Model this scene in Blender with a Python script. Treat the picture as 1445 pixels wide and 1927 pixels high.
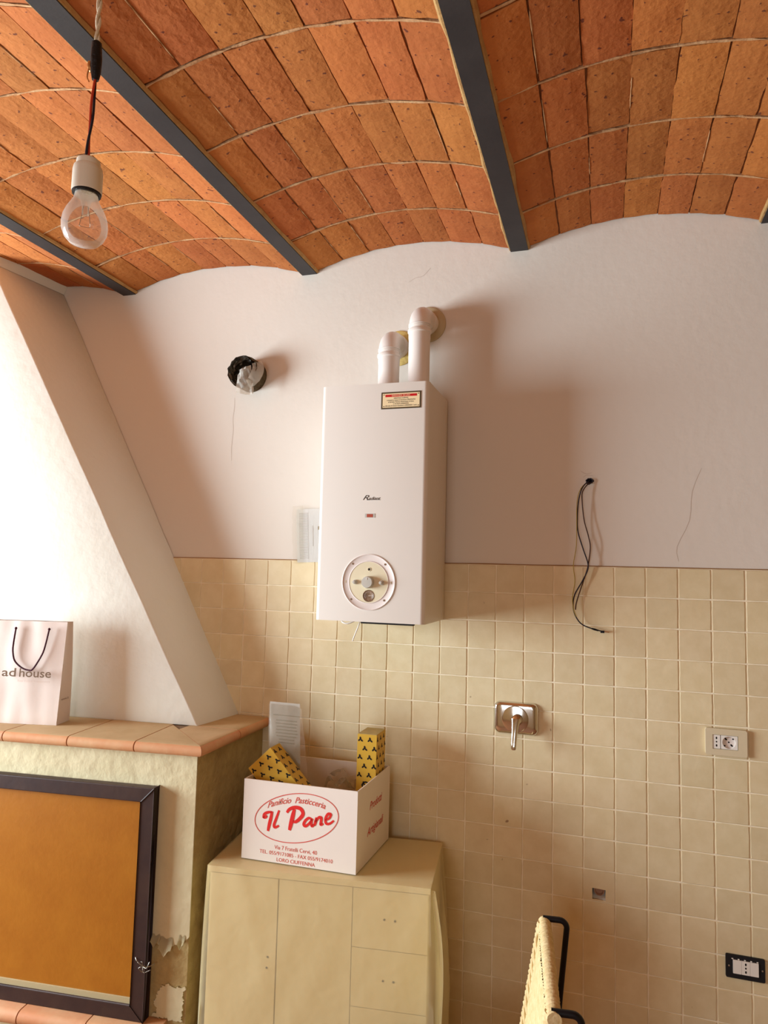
import bpy, bmesh, math, random
from mathutils import Vector, Matrix, noise
for o in list(bpy.data.objects):
    bpy.data.objects.remove(o)
SC = bpy.context.scene
COL = SC.collection
rnd = random.Random(7)

# ------------------------------------------------------------------ camera
cam_data = bpy.data.cameras.new('camera')
cam = bpy.data.objects.new('camera', cam_data)
COL.objects.link(cam)
RV = ((0.95334531, 0.30085058, 0.024933),
      (-0.00153231, 0.08741333, -0.99617095),
      (-0.30187809, 0.94965669, 0.08379608))      # rows: right, down, forward
cm = Matrix(((RV[0][0], -RV[1][0], -RV[2][0]),
             (RV[0][1], -RV[1][1], -RV[2][1]),
             (RV[0][2], -RV[1][2], -RV[2][2]))).to_4x4()
cm.translation = Vector((1.5132, -2.5843, 1.8236))
cam.matrix_world = cm
cam_data.sensor_fit = 'VERTICAL'
cam_data.sensor_height = 36.0
cam_data.lens = 36.0 * 1310.6 / 1927.0
cam_data.clip_start = 0.02
SC.camera = cam

# ------------------------------------------------------------------ light
world = bpy.data.worlds.new('daylight'); SC.world = world
world.use_nodes = True
wb = world.node_tree.nodes['Background']
wb.inputs[0].default_value = (0.62, 0.78, 1.0, 1); wb.inputs[1].default_value = 1.0
def area(name, loc, rot, sx, sy, watt, colour):
    d = bpy.data.lights.new(name, 'AREA'); d.shape = 'RECTANGLE'
    d.size = sx; d.size_y = sy; d.energy = watt; d.color = colour
    o = bpy.data.objects.new(name, d); COL.objects.link(o)
    o.location = loc; o.rotation_euler = rot
    return o
area('window_daylight', (-2.66, -1.85, 1.66), (0, -math.pi/2, 0), 1.5, 1.8, 350, (0.80, 0.92, 1.0))
area('rear_window_daylight', (0.9, -5.26, 1.62), (math.pi/2, 0, 0), 1.2, 1.5, 30, (0.95, 0.95, 0.95))  # added front fill behind the camera, not a known window
vs = SC.view_settings
vs.view_transform = 'Standard'; vs.look = 'None'; vs.gamma = 1.0
vs.use_curve_mapping = False; vs.exposure = -0.24

# ------------------------------------------------------------------ materials
def mat(name, base, rough=0.8, metal=0.0, var=None, vscale=8.0, vamt=0.5, bump=0.0, bscale=40.0,
        island=0.0, spec=0.3, detail=4.0, spots=None, bdist=0.004, trans=0.0, coat=0.0, ior=1.45):
    """principled material: base colour broken by noise towards var, random value per object, noise relief"""
    m = bpy.data.materials.new(name); m.use_nodes = True
    nt = m.node_tree; N = nt.nodes; L = nt.links
    b = N['Principled BSDF']
    b.inputs['Roughness'].default_value = rough; b.inputs['Metallic'].default_value = metal
    b.inputs['Specular IOR Level'].default_value = spec
    b.inputs['Transmission Weight'].default_value = trans
    b.inputs['Coat Weight'].default_value = coat
    b.inputs['IOR'].default_value = ior
    b.inputs['Base Color'].default_value = (*base, 1)
    tc = N.new('ShaderNodeTexCoord'); oi = N.new('ShaderNodeObjectInfo')
    add = N.new('ShaderNodeVectorMath'); add.operation = 'MULTIPLY_ADD'
    L.new(oi.outputs['Random'], add.inputs[0]); add.inputs[1].default_value = (37.0, 53.0, 71.0)
    L.new(tc.outputs['Object'], add.inputs[2])
    col = None
    if var is not None:
        n = N.new('ShaderNodeTexNoise'); n.inputs['Scale'].default_value = vscale; n.inputs['Detail'].default_value = detail
        n.inputs['Roughness'].default_value = 0.6
        L.new(add.outputs[0], n.inputs['Vector'])
        r = N.new('ShaderNodeMapRange'); r.inputs[1].default_value = 0.35; r.inputs[2].default_value = 0.68
        r.inputs[4].default_value = vamt
        L.new(n.outputs['Fac'], r.inputs[0])
        mx = N.new('ShaderNodeMix'); mx.data_type = 'RGBA'
        mx.inputs[6].default_value = (*base, 1); mx.inputs[7].default_value = (*var, 1)
        L.new(r.outputs[0], mx.inputs[0]); col = mx.outputs[2]
    if spots is not None:                                # small dark specks
        sc, thr, colour = spots
        n = N.new('ShaderNodeTexNoise'); n.inputs['Scale'].default_value = sc; n.inputs['Detail'].default_value = 1.0
        L.new(add.outputs[0], n.inputs['Vector'])
        r = N.new('ShaderNodeMapRange'); r.inputs[1].default_value = thr; r.inputs[2].default_value = thr + 0.04
        L.new(n.outputs['Fac'], r.inputs[0])
        mx = N.new('ShaderNodeMix'); mx.data_type = 'RGBA'
        if col: L.new(col, mx.inputs[6])
        else: mx.inputs[6].default_value = (*base, 1)
        mx.inputs[7].default_value = (*colour, 1)
        L.new(r.outputs[0], mx.inputs[0]); col = mx.outputs[2]
    if island:
        h = N.new('ShaderNodeHueSaturation')
        if col: L.new(col, h.inputs['Color'])
        else: h.inputs['Color'].default_value = (*base, 1)
        r = N.new('ShaderNodeMapRange'); r.inputs[3].default_value = 1 - island; r.inputs[4].default_value = 1 + island
        L.new(oi.outputs['Random'], r.inputs[0]); L.new(r.outputs[0], h.inputs['Value'])
        w = N.new('ShaderNodeTexWhiteNoise'); w.noise_dimensions = '1D'; L.new(oi.outputs['Random'], w.inputs['W'])
        r2 = N.new('ShaderNodeMapRange'); r2.inputs[3].default_value = 0.5 - island*0.05; r2.inputs[4].default_value = 0.5 + island*0.05
        L.new(w.outputs['Value'], r2.inputs[0]); L.new(r2.outputs[0], h.inputs['Hue'])
        col = h.outputs[0]
    if col: L.new(col, b.inputs['Base Color'])
    if bump:
        n = N.new('ShaderNodeTexNoise'); n.inputs['Scale'].default_value = bscale; n.inputs['Detail'].default_value = 6.0
        L.new(add.outputs[0], n.inputs['Vector'])
        bp = N.new('ShaderNodeBump'); bp.inputs['Strength'].default_value = bump; bp.inputs['Distance'].default_value = bdist
        L.new(n.outputs['Fac'], bp.inputs['Height']); L.new(bp.outputs[0], b.inputs['Normal'])
    return m

def film(name, tint, opacity, rough=0.25, relief=0.0, sheen=0.5):
    """thin clear or milky plastic film"""
    m = bpy.data.materials.new(name); m.use_nodes = True
    nt = m.node_tree; N = nt.nodes; L = nt.links
    out = N['Material Output']; b = N['Principled BSDF']
    b.inputs['Base Color'].default_value = (*tint, 1); b.inputs['Roughness'].default_value = rough
    b.inputs['Specular IOR Level'].default_value = 0.6
    if relief:
        tc = N.new('ShaderNodeTexCoord'); n = N.new('ShaderNodeTexNoise'); n.inputs['Scale'].default_value = 14
        L.new(tc.outputs['Object'], n.inputs['Vector'])
        bp = N.new('ShaderNodeBump'); bp.inputs['Strength'].default_value = relief; bp.inputs['Distance'].default_value = 0.01
        L.new(n.outputs['Fac'], bp.inputs['Height']); L.new(bp.outputs[0], b.inputs['Normal'])
    t = N.new('ShaderNodeBsdfTransparent'); t.inputs[0].default_value = (0.96, 0.95, 0.92, 1)
    lw = N.new('ShaderNodeFresnel'); lw.inputs[0].default_value = 1.4
    ma = N.new('ShaderNodeMath'); ma.operation = 'MULTIPLY_ADD'; ma.inputs[1].default_value = sheen; ma.inputs[2].default_value = opacity
    ma.use_clamp = True
    L.new(lw.outputs[0], ma.inputs[0])
    mx = N.new('ShaderNodeMixShader')
    L.new(ma.outputs[0], mx.inputs[0]); L.new(t.outputs[0], mx.inputs[1]); L.new(b.outputs[0], mx.inputs[2])
    L.new(mx.outputs[0], out.inputs['Surface'])
    return m

M = dict(
    plaster=mat('wall_plaster', (0.74, 0.68, 0.60), 0.9, var=(0.71, 0.645, 0.56), vscale=1.6, vamt=0.6, bump=0.25, bscale=30),
    hood=mat('hood_plaster', (0.78, 0.76, 0.68), 0.9, var=(0.75, 0.72, 0.60), vscale=2.2, vamt=0.6, bump=0.3, bscale=22, bdist=0.006),
    body=mat('hearth_plaster', (0.70, 0.62, 0.40), 0.92, var=(0.60, 0.53, 0.32), vscale=5, vamt=0.8, bump=0.6, bscale=18, bdist=0.01),
    bare=mat('bare_plaster', (0.40, 0.29, 0.12), 0.95, var=(0.52, 0.40, 0.18), vscale=14, vamt=0.9, bump=0.9, bscale=26, bdist=0.012),  # bare substrate at the flaking; dark tone also paints the side's shade
    ochre=mat('ochre_wall_paint', (0.36, 0.22, 0.09), 0.9, var=(0.32, 0.19, 0.075), vscale=2, vamt=0.6),
    floor=mat('terracotta_floor', (0.30, 0.13, 0.055), 0.7, var=(0.24, 0.10, 0.04), vscale=6, vamt=0.8),
    brick=mat('brick_clay', (0.48, 0.158, 0.040), 0.92, var=(0.40, 0.118, 0.028), vscale=9, vamt=0.8, bump=0.6, bscale=60, island=0.13,
              spots=(60, 0.70, (0.16, 0.045, 0.02)), bdist=0.006),
    joint=mat('light_joint', (0.60, 0.37, 0.19), 0.95, var=(0.42, 0.20, 0.085), vscale=22, vamt=1.0, bump=0.7, bscale=90),
    mortar=mat('lime_mortar', (0.22, 0.085, 0.032), 0.95, var=(0.34, 0.15, 0.06), vscale=16, vamt=0.9, bump=0.8, bscale=60, bdist=0.006),
    sand=mat('sandy_mortar', (0.50, 0.31, 0.12), 0.95, var=(0.40, 0.20, 0.07), vscale=20, vamt=0.8, bump=0.8, bscale=60, bdist=0.006),
    steel=mat('painted_steel', (0.034, 0.029, 0.029), 0.55, var=(0.048, 0.041, 0.040), vscale=7, vamt=0.7, bump=0.1, bscale=90),
    tile=mat('beige_ceramic', (0.70, 0.575, 0.345), 0.5, var=(0.77, 0.655, 0.425), vscale=16, vamt=0.8, bump=0.15, bscale=50, island=0.045,
             spots=(34, 0.80, (0.33, 0.22, 0.12)), spec=0.35),
    grout=mat('cream_grout', (0.90, 0.80, 0.60), 0.9, bump=0.2, bscale=120),
    topjoint=mat('dirty_joint', (0.36, 0.22, 0.10), 0.9),
    cotto=mat('cotto_tile', (0.60, 0.26, 0.12), 0.6, var=(0.62, 0.36, 0.19), vscale=9, vamt=0.9, bump=0.2, bscale=40, island=0.08),
    dusty=mat('dusty_cotto', (0.47, 0.33, 0.17), 0.8, var=(0.56, 0.41, 0.23), vscale=7, vamt=0.9, island=0.06),
    cotto_joint=mat('cotto_joint', (0.22, 0.15, 0.09), 0.95),
    enamel=mat('white_enamel', (0.76, 0.71, 0.64), 0.32, spec=0.45),
    flue=mat('white_flue_paint', (0.80, 0.74, 0.68), 0.38, spec=0.4),
    rosette=mat('beige_rubber', (0.52, 0.42, 0.25), 0.7),
    foam=mat('sealing_foam', (0.66, 0.48, 0.16), 0.9, bump=0.6, bscale=80),
    dial=mat('cream_plastic', (0.74, 0.66, 0.46), 0.4),
    ring=mat('ring_plastic', (0.76, 0.68, 0.63), 0.42),
    knob=mat('grey_knob', (0.52, 0.50, 0.44), 0.4),
    gauge=mat('gauge_face', (0.14, 0.08, 0.045), 0.3, var=(0.34, 0.22, 0.14), vscale=120, vamt=0.8),
    dark=mat('dark_void', (0.012, 0.010, 0.009), 0.8),
    ink=mat('dark_ink', (0.045, 0.030, 0.020), 0.7),
    badge=mat('red_badge', (0.40, 0.075, 0.04), 0.5),
    platec=mat('label_cream', (0.86, 0.68, 0.40), 0.5),
    plateb=mat('label_brown', (0.085, 0.055, 0.025), 0.5),
    platered=mat('label_red', (0.55, 0.01, 0.012), 0.5),
    alu=mat('crumpled_foil', (0.50, 0.48, 0.44), 0.35, metal=0.9, var=(0.2, 0.17, 0.12), vscale=60, vamt=0.9, bump=0.8, bscale=70, bdist=0.01),
    soot=mat('sooty_pipe', (0.20, 0.14, 0.07), 0.9, var=(0.09, 0.06, 0.03), vscale=30, vamt=0.9, bump=0.8, bscale=80, bdist=0.01),
    pinkhole=mat('pink_plaster', (0.62, 0.36, 0.24), 0.9, bump=0.4, bscale=50),
    chrome=mat('chrome', (0.72, 0.70, 0.66), 0.12, metal=1.0),
    sockplate=mat('beige_socket_plate', (0.68, 0.58, 0.39), 0.45),
    white=mat('white_plastic', (0.84, 0.80, 0.73), 0.4),
    modgap=mat('module_gap', (0.30, 0.21, 0.07), 0.8),
    black=mat('black_plastic', (0.014, 0.014, 0.016), 0.5),
    tape=mat('black_tape', (0.008, 0.008, 0.009), 0.45, bump=0.5, bscale=160),
    wirered=mat('red_wire', (0.52, 0.05, 0.02), 0.45),
    wireblack=mat('black_wire', (0.018, 0.016, 0.028), 0.45),
    wirebrown=mat('brown_wire', (0.06, 0.025, 0.018), 0.5),
    wireyellow=mat('yellow_green_wire', (0.36, 0.26, 0.03), 0.5),
    wirewhite=mat('white_cord', (0.72, 0.62, 0.46), 0.8, bump=0.6, bscale=300),
    copper=mat('copper_end', (0.6, 0.32, 0.12), 0.35, metal=0.8),
    ceramic=mat('white_ceramic', (0.78, 0.73, 0.62), 0.35),
    brass=mat('bulb_cap', (0.55, 0.52, 0.45), 0.3, metal=0.9),
    glass=film('bulb_glass', (0.95, 0.93, 0.90), 0.07, 0.04),
    paper=mat('white_paper', (0.88, 0.86, 0.82), 0.8),
    print_=mat('grey_print', (0.56, 0.52, 0.47), 0.8),
    printd=mat('dark_print', (0.30, 0.24, 0.15), 0.8),
    sleeve=film('clear_sleeve', (0.95, 0.94, 0.90), 0.02, 0.12, 0.5, sheen=0.15),
    torn=film('torn_film', (0.92, 0.88, 0.80), 0.5, 0.2, 0.6),
    bag=mat('bag_paper', (0.76, 0.65, 0.58), 0.55, bump=0.12, bscale=12, bdist=0.01),
    bagtext=mat('bag_print', (0.16, 0.09, 0.045), 0.6),
    bagfaint=mat('bag_faint_print', (0.62, 0.48, 0.40), 0.6),
    cord=mat('plum_cord', (0.055, 0.008, 0.018), 0.8, bump=0.8, bscale=200),
    board=mat('brown_hardboard', (0.34, 0.115, 0.005), 0.40, var=(0.385, 0.14, 0.008), vscale=9, vamt=0.9, bump=0.12, bscale=60, spec=0.5),
    frame=mat('dark_frame', (0.036, 0.018, 0.016), 0.5, var=(0.055, 0.028, 0.02), vscale=12, vamt=0.8, bump=0.15, bscale=40),
    slip=mat('pale_slip', (0.44, 0.36, 0.20), 0.7),
    cabinet=mat('cream_laminate', (0.90, 0.76, 0.42), 0.5, var=(0.88, 0.73, 0.38), vscale=3, vamt=0.7),
    sheet=film('milky_sheet', (0.97, 0.87, 0.56), 0.30, 0.28, 0.35, sheen=0.3),
    carton=mat('white_carton', (0.84, 0.76, 0.68), 0.75, bump=0.1, bscale=16),
    kraft=mat('carton_inside', (0.40, 0.29, 0.16), 0.9),
    red=mat('red_print', (0.72, 0.025, 0.02), 0.7),
    redthin=mat('red_thin_print', (0.66, 0.10, 0.075), 0.7),
    gold=mat('mustard_carton', (0.66, 0.40, 0.045), 0.5),
    goldend=mat('carton_end', (0.52, 0.40, 0.16), 0.6, var=(0.38, 0.28, 0.1), vscale=40, vamt=0.7),
    bee=mat('black_print', (0.012, 0.009, 0.006), 0.6),
    clear=film('clear_bag', (0.80, 0.74, 0.64), 0.12, 0.15, 0.6),
    card=mat('grey_card', (0.66, 0.61, 0.54), 0.6),
    straw=mat('straw_rush', (0.76, 0.60, 0.33), 0.8, var=(0.58, 0.42, 0.18), vscale=60, vamt=0.75, bump=0.5, bscale=140, bdist=0.003),
    tube=mat('black_tube', (0.007, 0.007, 0.009), 0.4),
    filament=mat('filament', (0.3, 0.28, 0.25), 0.4, metal=0.8),
    crack=mat('crack_line', (0.60, 0.51, 0.43), 0.95),
    winframe=mat('window_wood', (0.30, 0.18, 0.09), 0.6),
)

# ------------------------------------------------------------------ mesh helpers
MW = {}
def tag(o, label=None, cat=None, group=None, kind=None):
    if label: o['label'] = label
    if cat: o['category'] = cat
    if group: o['group'] = group
    if kind: o['kind'] = kind
    return o
def thing(name, loc, label, cat, rotz=0.0, group=None):
    o = bpy.data.objects.new(name, None); COL.objects.link(o)
    o.empty_display_size = 0.05
    o.location = loc; o.rotation_euler = (0, 0, rotz)
    MW[o.name] = Matrix.Translation(loc) @ Matrix.Rotation(rotz, 4, 'Z')
    return tag(o, label, cat, group)
def obj(name, bm, m, parent=None, local=False, smooth=False, label=None, bevel=0.0, seg=2, angle=35):
    """link bm as one mesh object; coordinates are world ones unless local"""
    if bevel:
        es = [e for e in bm.edges if len(e.link_faces) == 2 and e.calc_face_angle(0) > math.radians(angle)]
        if es: bmesh.ops.bevel(bm, geom=es, offset=bevel, segments=seg, affect='EDGES', profile=0.5, clamp_overlap=True)
    mw = Matrix.Identity(4)
    if parent is not None:
        mw = MW[parent.name]
        if not local:
            bm.transform(mw.inverted())
    bmesh.ops.recalc_face_normals(bm, faces=bm.faces)
    me = bpy.data.meshes.new(name); bm.to_mesh(me); bm.free()
    if smooth:
        for p in me.polygons: p.use_smooth = True
        try: me.set_sharp_from_angle(angle=math.radians(40))
        except Exception: pass
    me.materials.append(M[m])
    o = bpy.data.objects.new(name, me); COL.objects.link(o)
    if parent is not None: o.parent = parent
    MW[o.name] = mw
    if label: o['label'] = label
    return o
def top(name, bm, m, loc, label, cat, group=None, **k):
    """a thing that is one mesh, origin at loc"""
    bm.transform(Matrix.Translation(-Vector(loc)))
    o = obj(name, bm, m, None, **k); o.location = loc
    MW[o.name] = Matrix.Translation(loc)
    return tag(o, label, cat, group)
def BM(): return bmesh.new()
def box(bm, lo, hi, mtx=None):
    vs = [bm.verts.new((x, y, z)) for z in (lo[2], hi[2]) for y in (lo[1], hi[1]) for x in (lo[0], hi[0])]
    for f in ((0,2,3,1), (4,5,7,6), (0,1,5,4), (2,6,7,3), (0,4,6,2), (1,3,7,5)):
        bm.faces.new([vs[i] for i in f])
    if mtx is not None:
        for v in vs: v.co = mtx @ v.co
    return bm
def boxbm(lo, hi, mtx=None): return box(BM(), lo, hi, mtx)
def prism(bm, poly, z0, z1):
    a = [bm.verts.new((p[0], p[1], z0)) for p in poly]; b = [bm.verts.new((p[0], p[1], z1)) for p in poly]
    n = len(poly)
    bm.faces.new(a[::-1]); bm.faces.new(b)
    for i in range(n): bm.faces.new((a[i], a[(i+1) % n], b[(i+1) % n], b[i]))
    return bm
def frustum(bm, A, B):
    a = [bm.verts.new(p) for p in A]; b = [bm.verts.new(p) for p in B]; n = len(A)
    bm.faces.new(a[::-1]); bm.faces.new(b)
    for i in range(n): bm.faces.new((a[i], a[(i+1) % n], b[(i+1) % n], b[i]))
    return bm
def basis(axis):
    w = Vector(axis).normalized()
    u = w.cross(Vector((0, 0, 1)))
    if u.length < 1e-4: u = Vector((1, 0, 0))
    u.normalize(); return u, w.cross(u).normalized(), w
def lathe(bm, origin, axis, prof, n=32, cap=True):
    """prof: (radius, distance along axis)"""
    u, v, w = basis(axis); o = Vector(origin); rings = []
    for r, h in prof:
        rings.append([bm.verts.new(o + w*h + (u*math.cos(2*math.pi*i/n) + v*math.sin(2*math.pi*i/n))*max(r, 1e-5)) for i in range(n)])
    for a, b in zip(rings, rings[1:]):
        for i in range(n): bm.faces.new((a[i], a[(i+1) % n], b[(i+1) % n], b[i]))
    if cap:
        bm.faces.new(rings[0][::-1]); bm.faces.new(rings[-1])
    return bm
def spline(pts, k=8):
    """Catmull-Rom through pts"""
    P = [Vector(p) for p in pts]; out = []
    for i in range(len(P)-1):
        p0 = P[max(i-1, 0)]; p1 = P[i]; p2 = P[i+1]; p3 = P[min(i+2, len(P)-1)]
        for j in range(k):
            t = j/k
            out.append(0.5*((2*p1) + (p2-p0)*t + (2*p0-5*p1+4*p2-p3)*t*t + (3*p1-p0-3*p2+p3)*t**3))
    out.append(P[-1]); return out
def tube(bm, pts, r, n=8, cap=True):
    """r: number or list"""
    pts = [Vector(p) for p in pts]; rings = []; ref = None
    for i, p in enumerate(pts):
        d = (pts[min(i+1, len(pts)-1)] - pts[max(i-1, 0)]).normalized()
        if ref is None: u, v, _ = basis(d)
        else:
            u = (ref - d*ref.dot(d)).normalized(); v = d.cross(u)
        ref = u
        rr = r[i] if isinstance(r, (list, tuple)) else r
        rings.append([bm.verts.new(p + (u*math.cos(2*math.pi*k/n) + v*math.sin(2*math.pi*k/n))*rr) for k in range(n)])
    for a, b in zip(rings, rings[1:]):
        for k in range(n): bm.faces.new((a[k], a[(k+1) % n], b[(k+1) % n], b[k]))
    if cap: bm.faces.new(rings[0][::-1]); bm.faces.new(rings[-1])
    return bm
def grid(bm, fn, nu, nv):
    g = [[bm.verts.new(fn(i/nu, j/nv)) for j in range(nv+1)] for i in range(nu+1)]
    for i in range(nu):
        for j in range(nv): bm.faces.new((g[i][j], g[i+1][j], g[i+1][j+1], g[i][j+1]))
    return g
def flat(outline, holes, thick, place, bev=0.0):
    """filled 2-D outline with holes, thick deep, placed by place(x, y, h) with h from 0 to thick"""
    cu = bpy.data.curves.new('tmp', 'CURVE'); cu.dimensions = '2D'; cu.fill_mode = 'BOTH'; cu.extrude = 0.5
    for loop in [outline] + list(holes):
        s = cu.splines.new('POLY'); s.points.add(len(loop)-1); s.use_cyclic_u = True
        for q, p in zip(s.points, loop): q.co = (p[0], p[1], 0, 1)
    ob = bpy.data.objects.new('tmp', cu); COL.objects.link(ob)
    me = bpy.data.meshes.new_from_object(ob.evaluated_get(bpy.context.evaluated_depsgraph_get()))
    bpy.data.objects.remove(ob); bpy.data.curves.remove(cu)
    bm = BM(); bm.from_mesh(me); bpy.data.meshes.remove(me)
    bmesh.ops.remove_doubles(bm, verts=bm.verts, dist=1e-6)
    for v in bm.verts: v.co = Vector(place(v.co.x, v.co.y, (v.co.z + 0.5)*thick))
    return bm
def text(bm, body, origin, u, v, height, width=None, shear=0.0, bold=0.0, align='CENTER', off=0.0006, bend=None):
    """lettering on a plane: origin = middle of the base line, u right, v up; height of a capital"""
    cu = bpy.data.curves.new('tmp', 'FONT'); cu.body = body; cu.size = 1.0; cu.shear = shear; cu.align_x = align; cu.offset = bold
    cu.resolution_u = 3
    ob = bpy.data.objects.new('tmp', cu); COL.objects.link(ob)
    me = bpy.data.meshes.new_from_object(ob.evaluated_get(bpy.context.evaluated_depsgraph_get()))
    bpy.data.objects.remove(ob); bpy.data.curves.remove(cu)
    xs = [q.co.x for q in me.vertices] or [0, 1]
    sy = height/0.69; sx = (width/(max(xs)-min(xs))) if width else sy
    u = Vector(u).normalized(); v = Vector(v).normalized(); n = u.cross(v); o = Vector(origin)
    base = len(bm.verts); tb = BM(); tb.from_mesh(me); bpy.data.meshes.remove(me)
    for q in tb.verts:
        x = q.co.x*sx; y = q.co.y*sy
        if bend: y += bend(x)
        q.co = o + u*x + v*y + n*off
    tmp = bpy.data.meshes.new('tmp'); tb.to_mesh(tmp); tb.free(); bm.from_mesh(tmp); bpy.data.meshes.remove(tmp)
    return bm
def ribbon(bm, pts2, width, origin, u, v, off=0.0007, k=8, closed=False, taper=False):
    """flat brush stroke through 2-D points on a plane"""
    u = Vector(u).normalized(); v = Vector(v).normalized(); n = u.cross(v); o = Vector(origin)
    P = [Vector((p[0], p[1], 0)) for p in pts2]
    if closed: P = P + [P[0]]
    else: P = spline(P, k)
    wl = None
    L = []; R = []
    for i, p in enumerate(P):
        if closed: d = P[(i+1) % (len(P)-1)] - P[(i-1) % (len(P)-1)]
        else: d = P[min(i+1, len(P)-1)] - P[max(i-1, 0)]
        if d.length < 1e-9: d = Vector((1, 0, 0))
        d.normalize(); s = Vector((-d.y, d.x, 0))
        t = i/(len(P)-1)
        w = width if not isinstance(width, (list, tuple)) else width[0] + (width[1]-width[0])*t
        if taper: w *= 0.35 + 0.65*math.sin(math.pi*min(1, max(0, 0.08 + 0.84*t)))**0.6
        a = p + s*w/2; b = p - s*w/2
        L.append(bm.verts.new(o + u*a.x + v*a.y + n*off)); R.append(bm.verts.new(o + u*b.x + v*b.y + n*off))
    for i in range(len(P)-1): bm.faces.new((L[i], R[i], R[i+1], L[i+1]))
    return bm
def disc(bm, c, u, v, rx, ry, n=10, off=0.0):
    u = Vector(u).normalized(); v = Vector(v).normalized(); nn = u.cross(v); o = Vector(c) + nn*off
    bm.faces.new([bm.verts.new(o + u*rx*math.cos(2*math.pi*i/n) + v*ry*math.sin(2*math.pi*i/n)) for i in range(n)])
def rrect(cx, cy, w, h, r, n=6):
    out = []
    for sx, sy, a0 in ((1, 1, 0), (-1, 1, 90), (-1, -1, 180), (1, -1, 270)):
        for i in range(n+1):
            a = math.radians(a0 + 90*i/n)
            out.append((cx + sx*(w/2-r) + r*math.cos(a), cy + sy*(h/2-r) + r*math.sin(a)))
    return out
def circ(cx, cy, r, n=32): return [(cx + r*math.cos(2*math.pi*i/n), cy + r*math.sin(2*math.pi*i/n)) for i in range(n)]
X1, Y1, Z1 = Vector((1, 0, 0)), Vector((0, 1, 0)), Vector((0, 0, 1))

# projection, used only to know which repeats the photograph shows
def pix(p):
    d = Vector(p) - Vector((1.5132, -2.5843, 1.8236))
    c = [sum(RV[i][j]*d[j] for j in range(3)) for i in range(3)]
    if c[2] < 0.05: return (-9e3, -9e3)
    return (722.5 + 1310.6*c[0]/c[2], 963.5 + 1310.6*c[1]/c[2])

# ------------------------------------------------------------------ the room
XL, XR, YB = -2.6, 3.60, -5.2
def struct(name, bm, m, **k): return tag(obj(name, bm, m, **k), kind='structure')
struct('floor', boxbm((XL-0.2, YB-0.2, -0.1), (XR+0.2, 0.35, 0.0)), 'floor')

# back wall with its three real holes (flue, wires, square pipe hole)
FL = (0.091, 2.628)            # open flue
WH = (1.462, 2.161)            # wire hole
SQ = (1.4925, 0.7475)          # square hole in a tile
wire_hole = [(WH[0] + 0.013*(1+0.25*math.sin(3*a+1))*math.cos(a), WH[1] + 0.012*(1+0.2*math.sin(2*a))*math.sin(a)) for a in [i*math.pi/8 for i in range(16)]]
wall = flat([(XL-0.2, 0), (XR+0.2, 0), (XR+0.2, 3.4), (XL-0.2, 3.4)],
            [circ(FL[0], FL[1], 0.068, 28)[::-1], wire_hole[::-1],
             [(SQ[0]-0.022, SQ[1]-0.019), (SQ[0]-0.022, SQ[1]+0.019), (SQ[0]+0.022, SQ[1]+0.019), (SQ[0]+0.022, SQ[1]-0.019)]],
            0.25, lambda x, y, h: (x, h, y))
wall_back = struct('wall_back', wall, 'plaster')
obj('wall_core', boxbm((XL-0.2, 0.25, 0), (XR+0.2, 0.3, 3.4)), 'dark', wall_back)
# left wall with a window, rear wall with an opening added for the fill lamp, right wall
def wall_with_window(name, along, lo, hi, wlo, whi, sill, head, pos, thick):
    pl = (lambda x, y, h: (pos + h, x, y)) if along == 'y' else (lambda x, y, h: (x, pos + h, y))
    return struct(name, flat([(lo, 0), (hi, 0), (hi, 3.4), (lo, 3.4)], [[(wlo, sill), (wlo, head), (whi, head), (whi, sill)]], thick, pl), 'plaster')
wall_with_window('wall_left', 'y', YB-0.2, 0.0, -2.80, -0.90, 0.85, 2.47, XL-0.2, 0.2)
tag(obj('wall_rear', flat([(XL, 0), (XR, 0), (XR, 3.4), (XL, 3.4)], [[(0.25, 0.85), (0.25, 2.43), (1.55, 2.43), (1.55, 0.85)]], 0.2, lambda x, y, h: (x, YB-0.2+h, y)), 'ochre'), kind='structure')
struct('wall_right', boxbm((XR, YB-0.2, 0), (XR+0.2, 0.0, 3.4)), 'ochre')
for n, (ax, p, a, b) in enumerate((('y', XL-0.12, -2.80, -0.90), ('x', YB-0.12, 0.25, 1.55))):
    bm = BM(); t = 0.055
    for (a0, a1, z0, z1) in ((a, a+t, 0.85, 2.43), (b-t, b, 0.85, 2.43), (a, b, 0.85, 0.85+t), (a, b, 2.43-t, 2.43), ((a+b)/2-0.03, (a+b)/2+0.03, 0.85, 2.43)):
        if ax == 'y': box(bm, (p-0.025, a0, z0), (p+0.025, a1, z1))
        else: box(bm, (a0, p-0.025, z0), (a1, p+0.025, z1))
    struct('window_%d' % (n+1), bm, 'winframe')  # the second frame is added round the rear fill lamp

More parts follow.
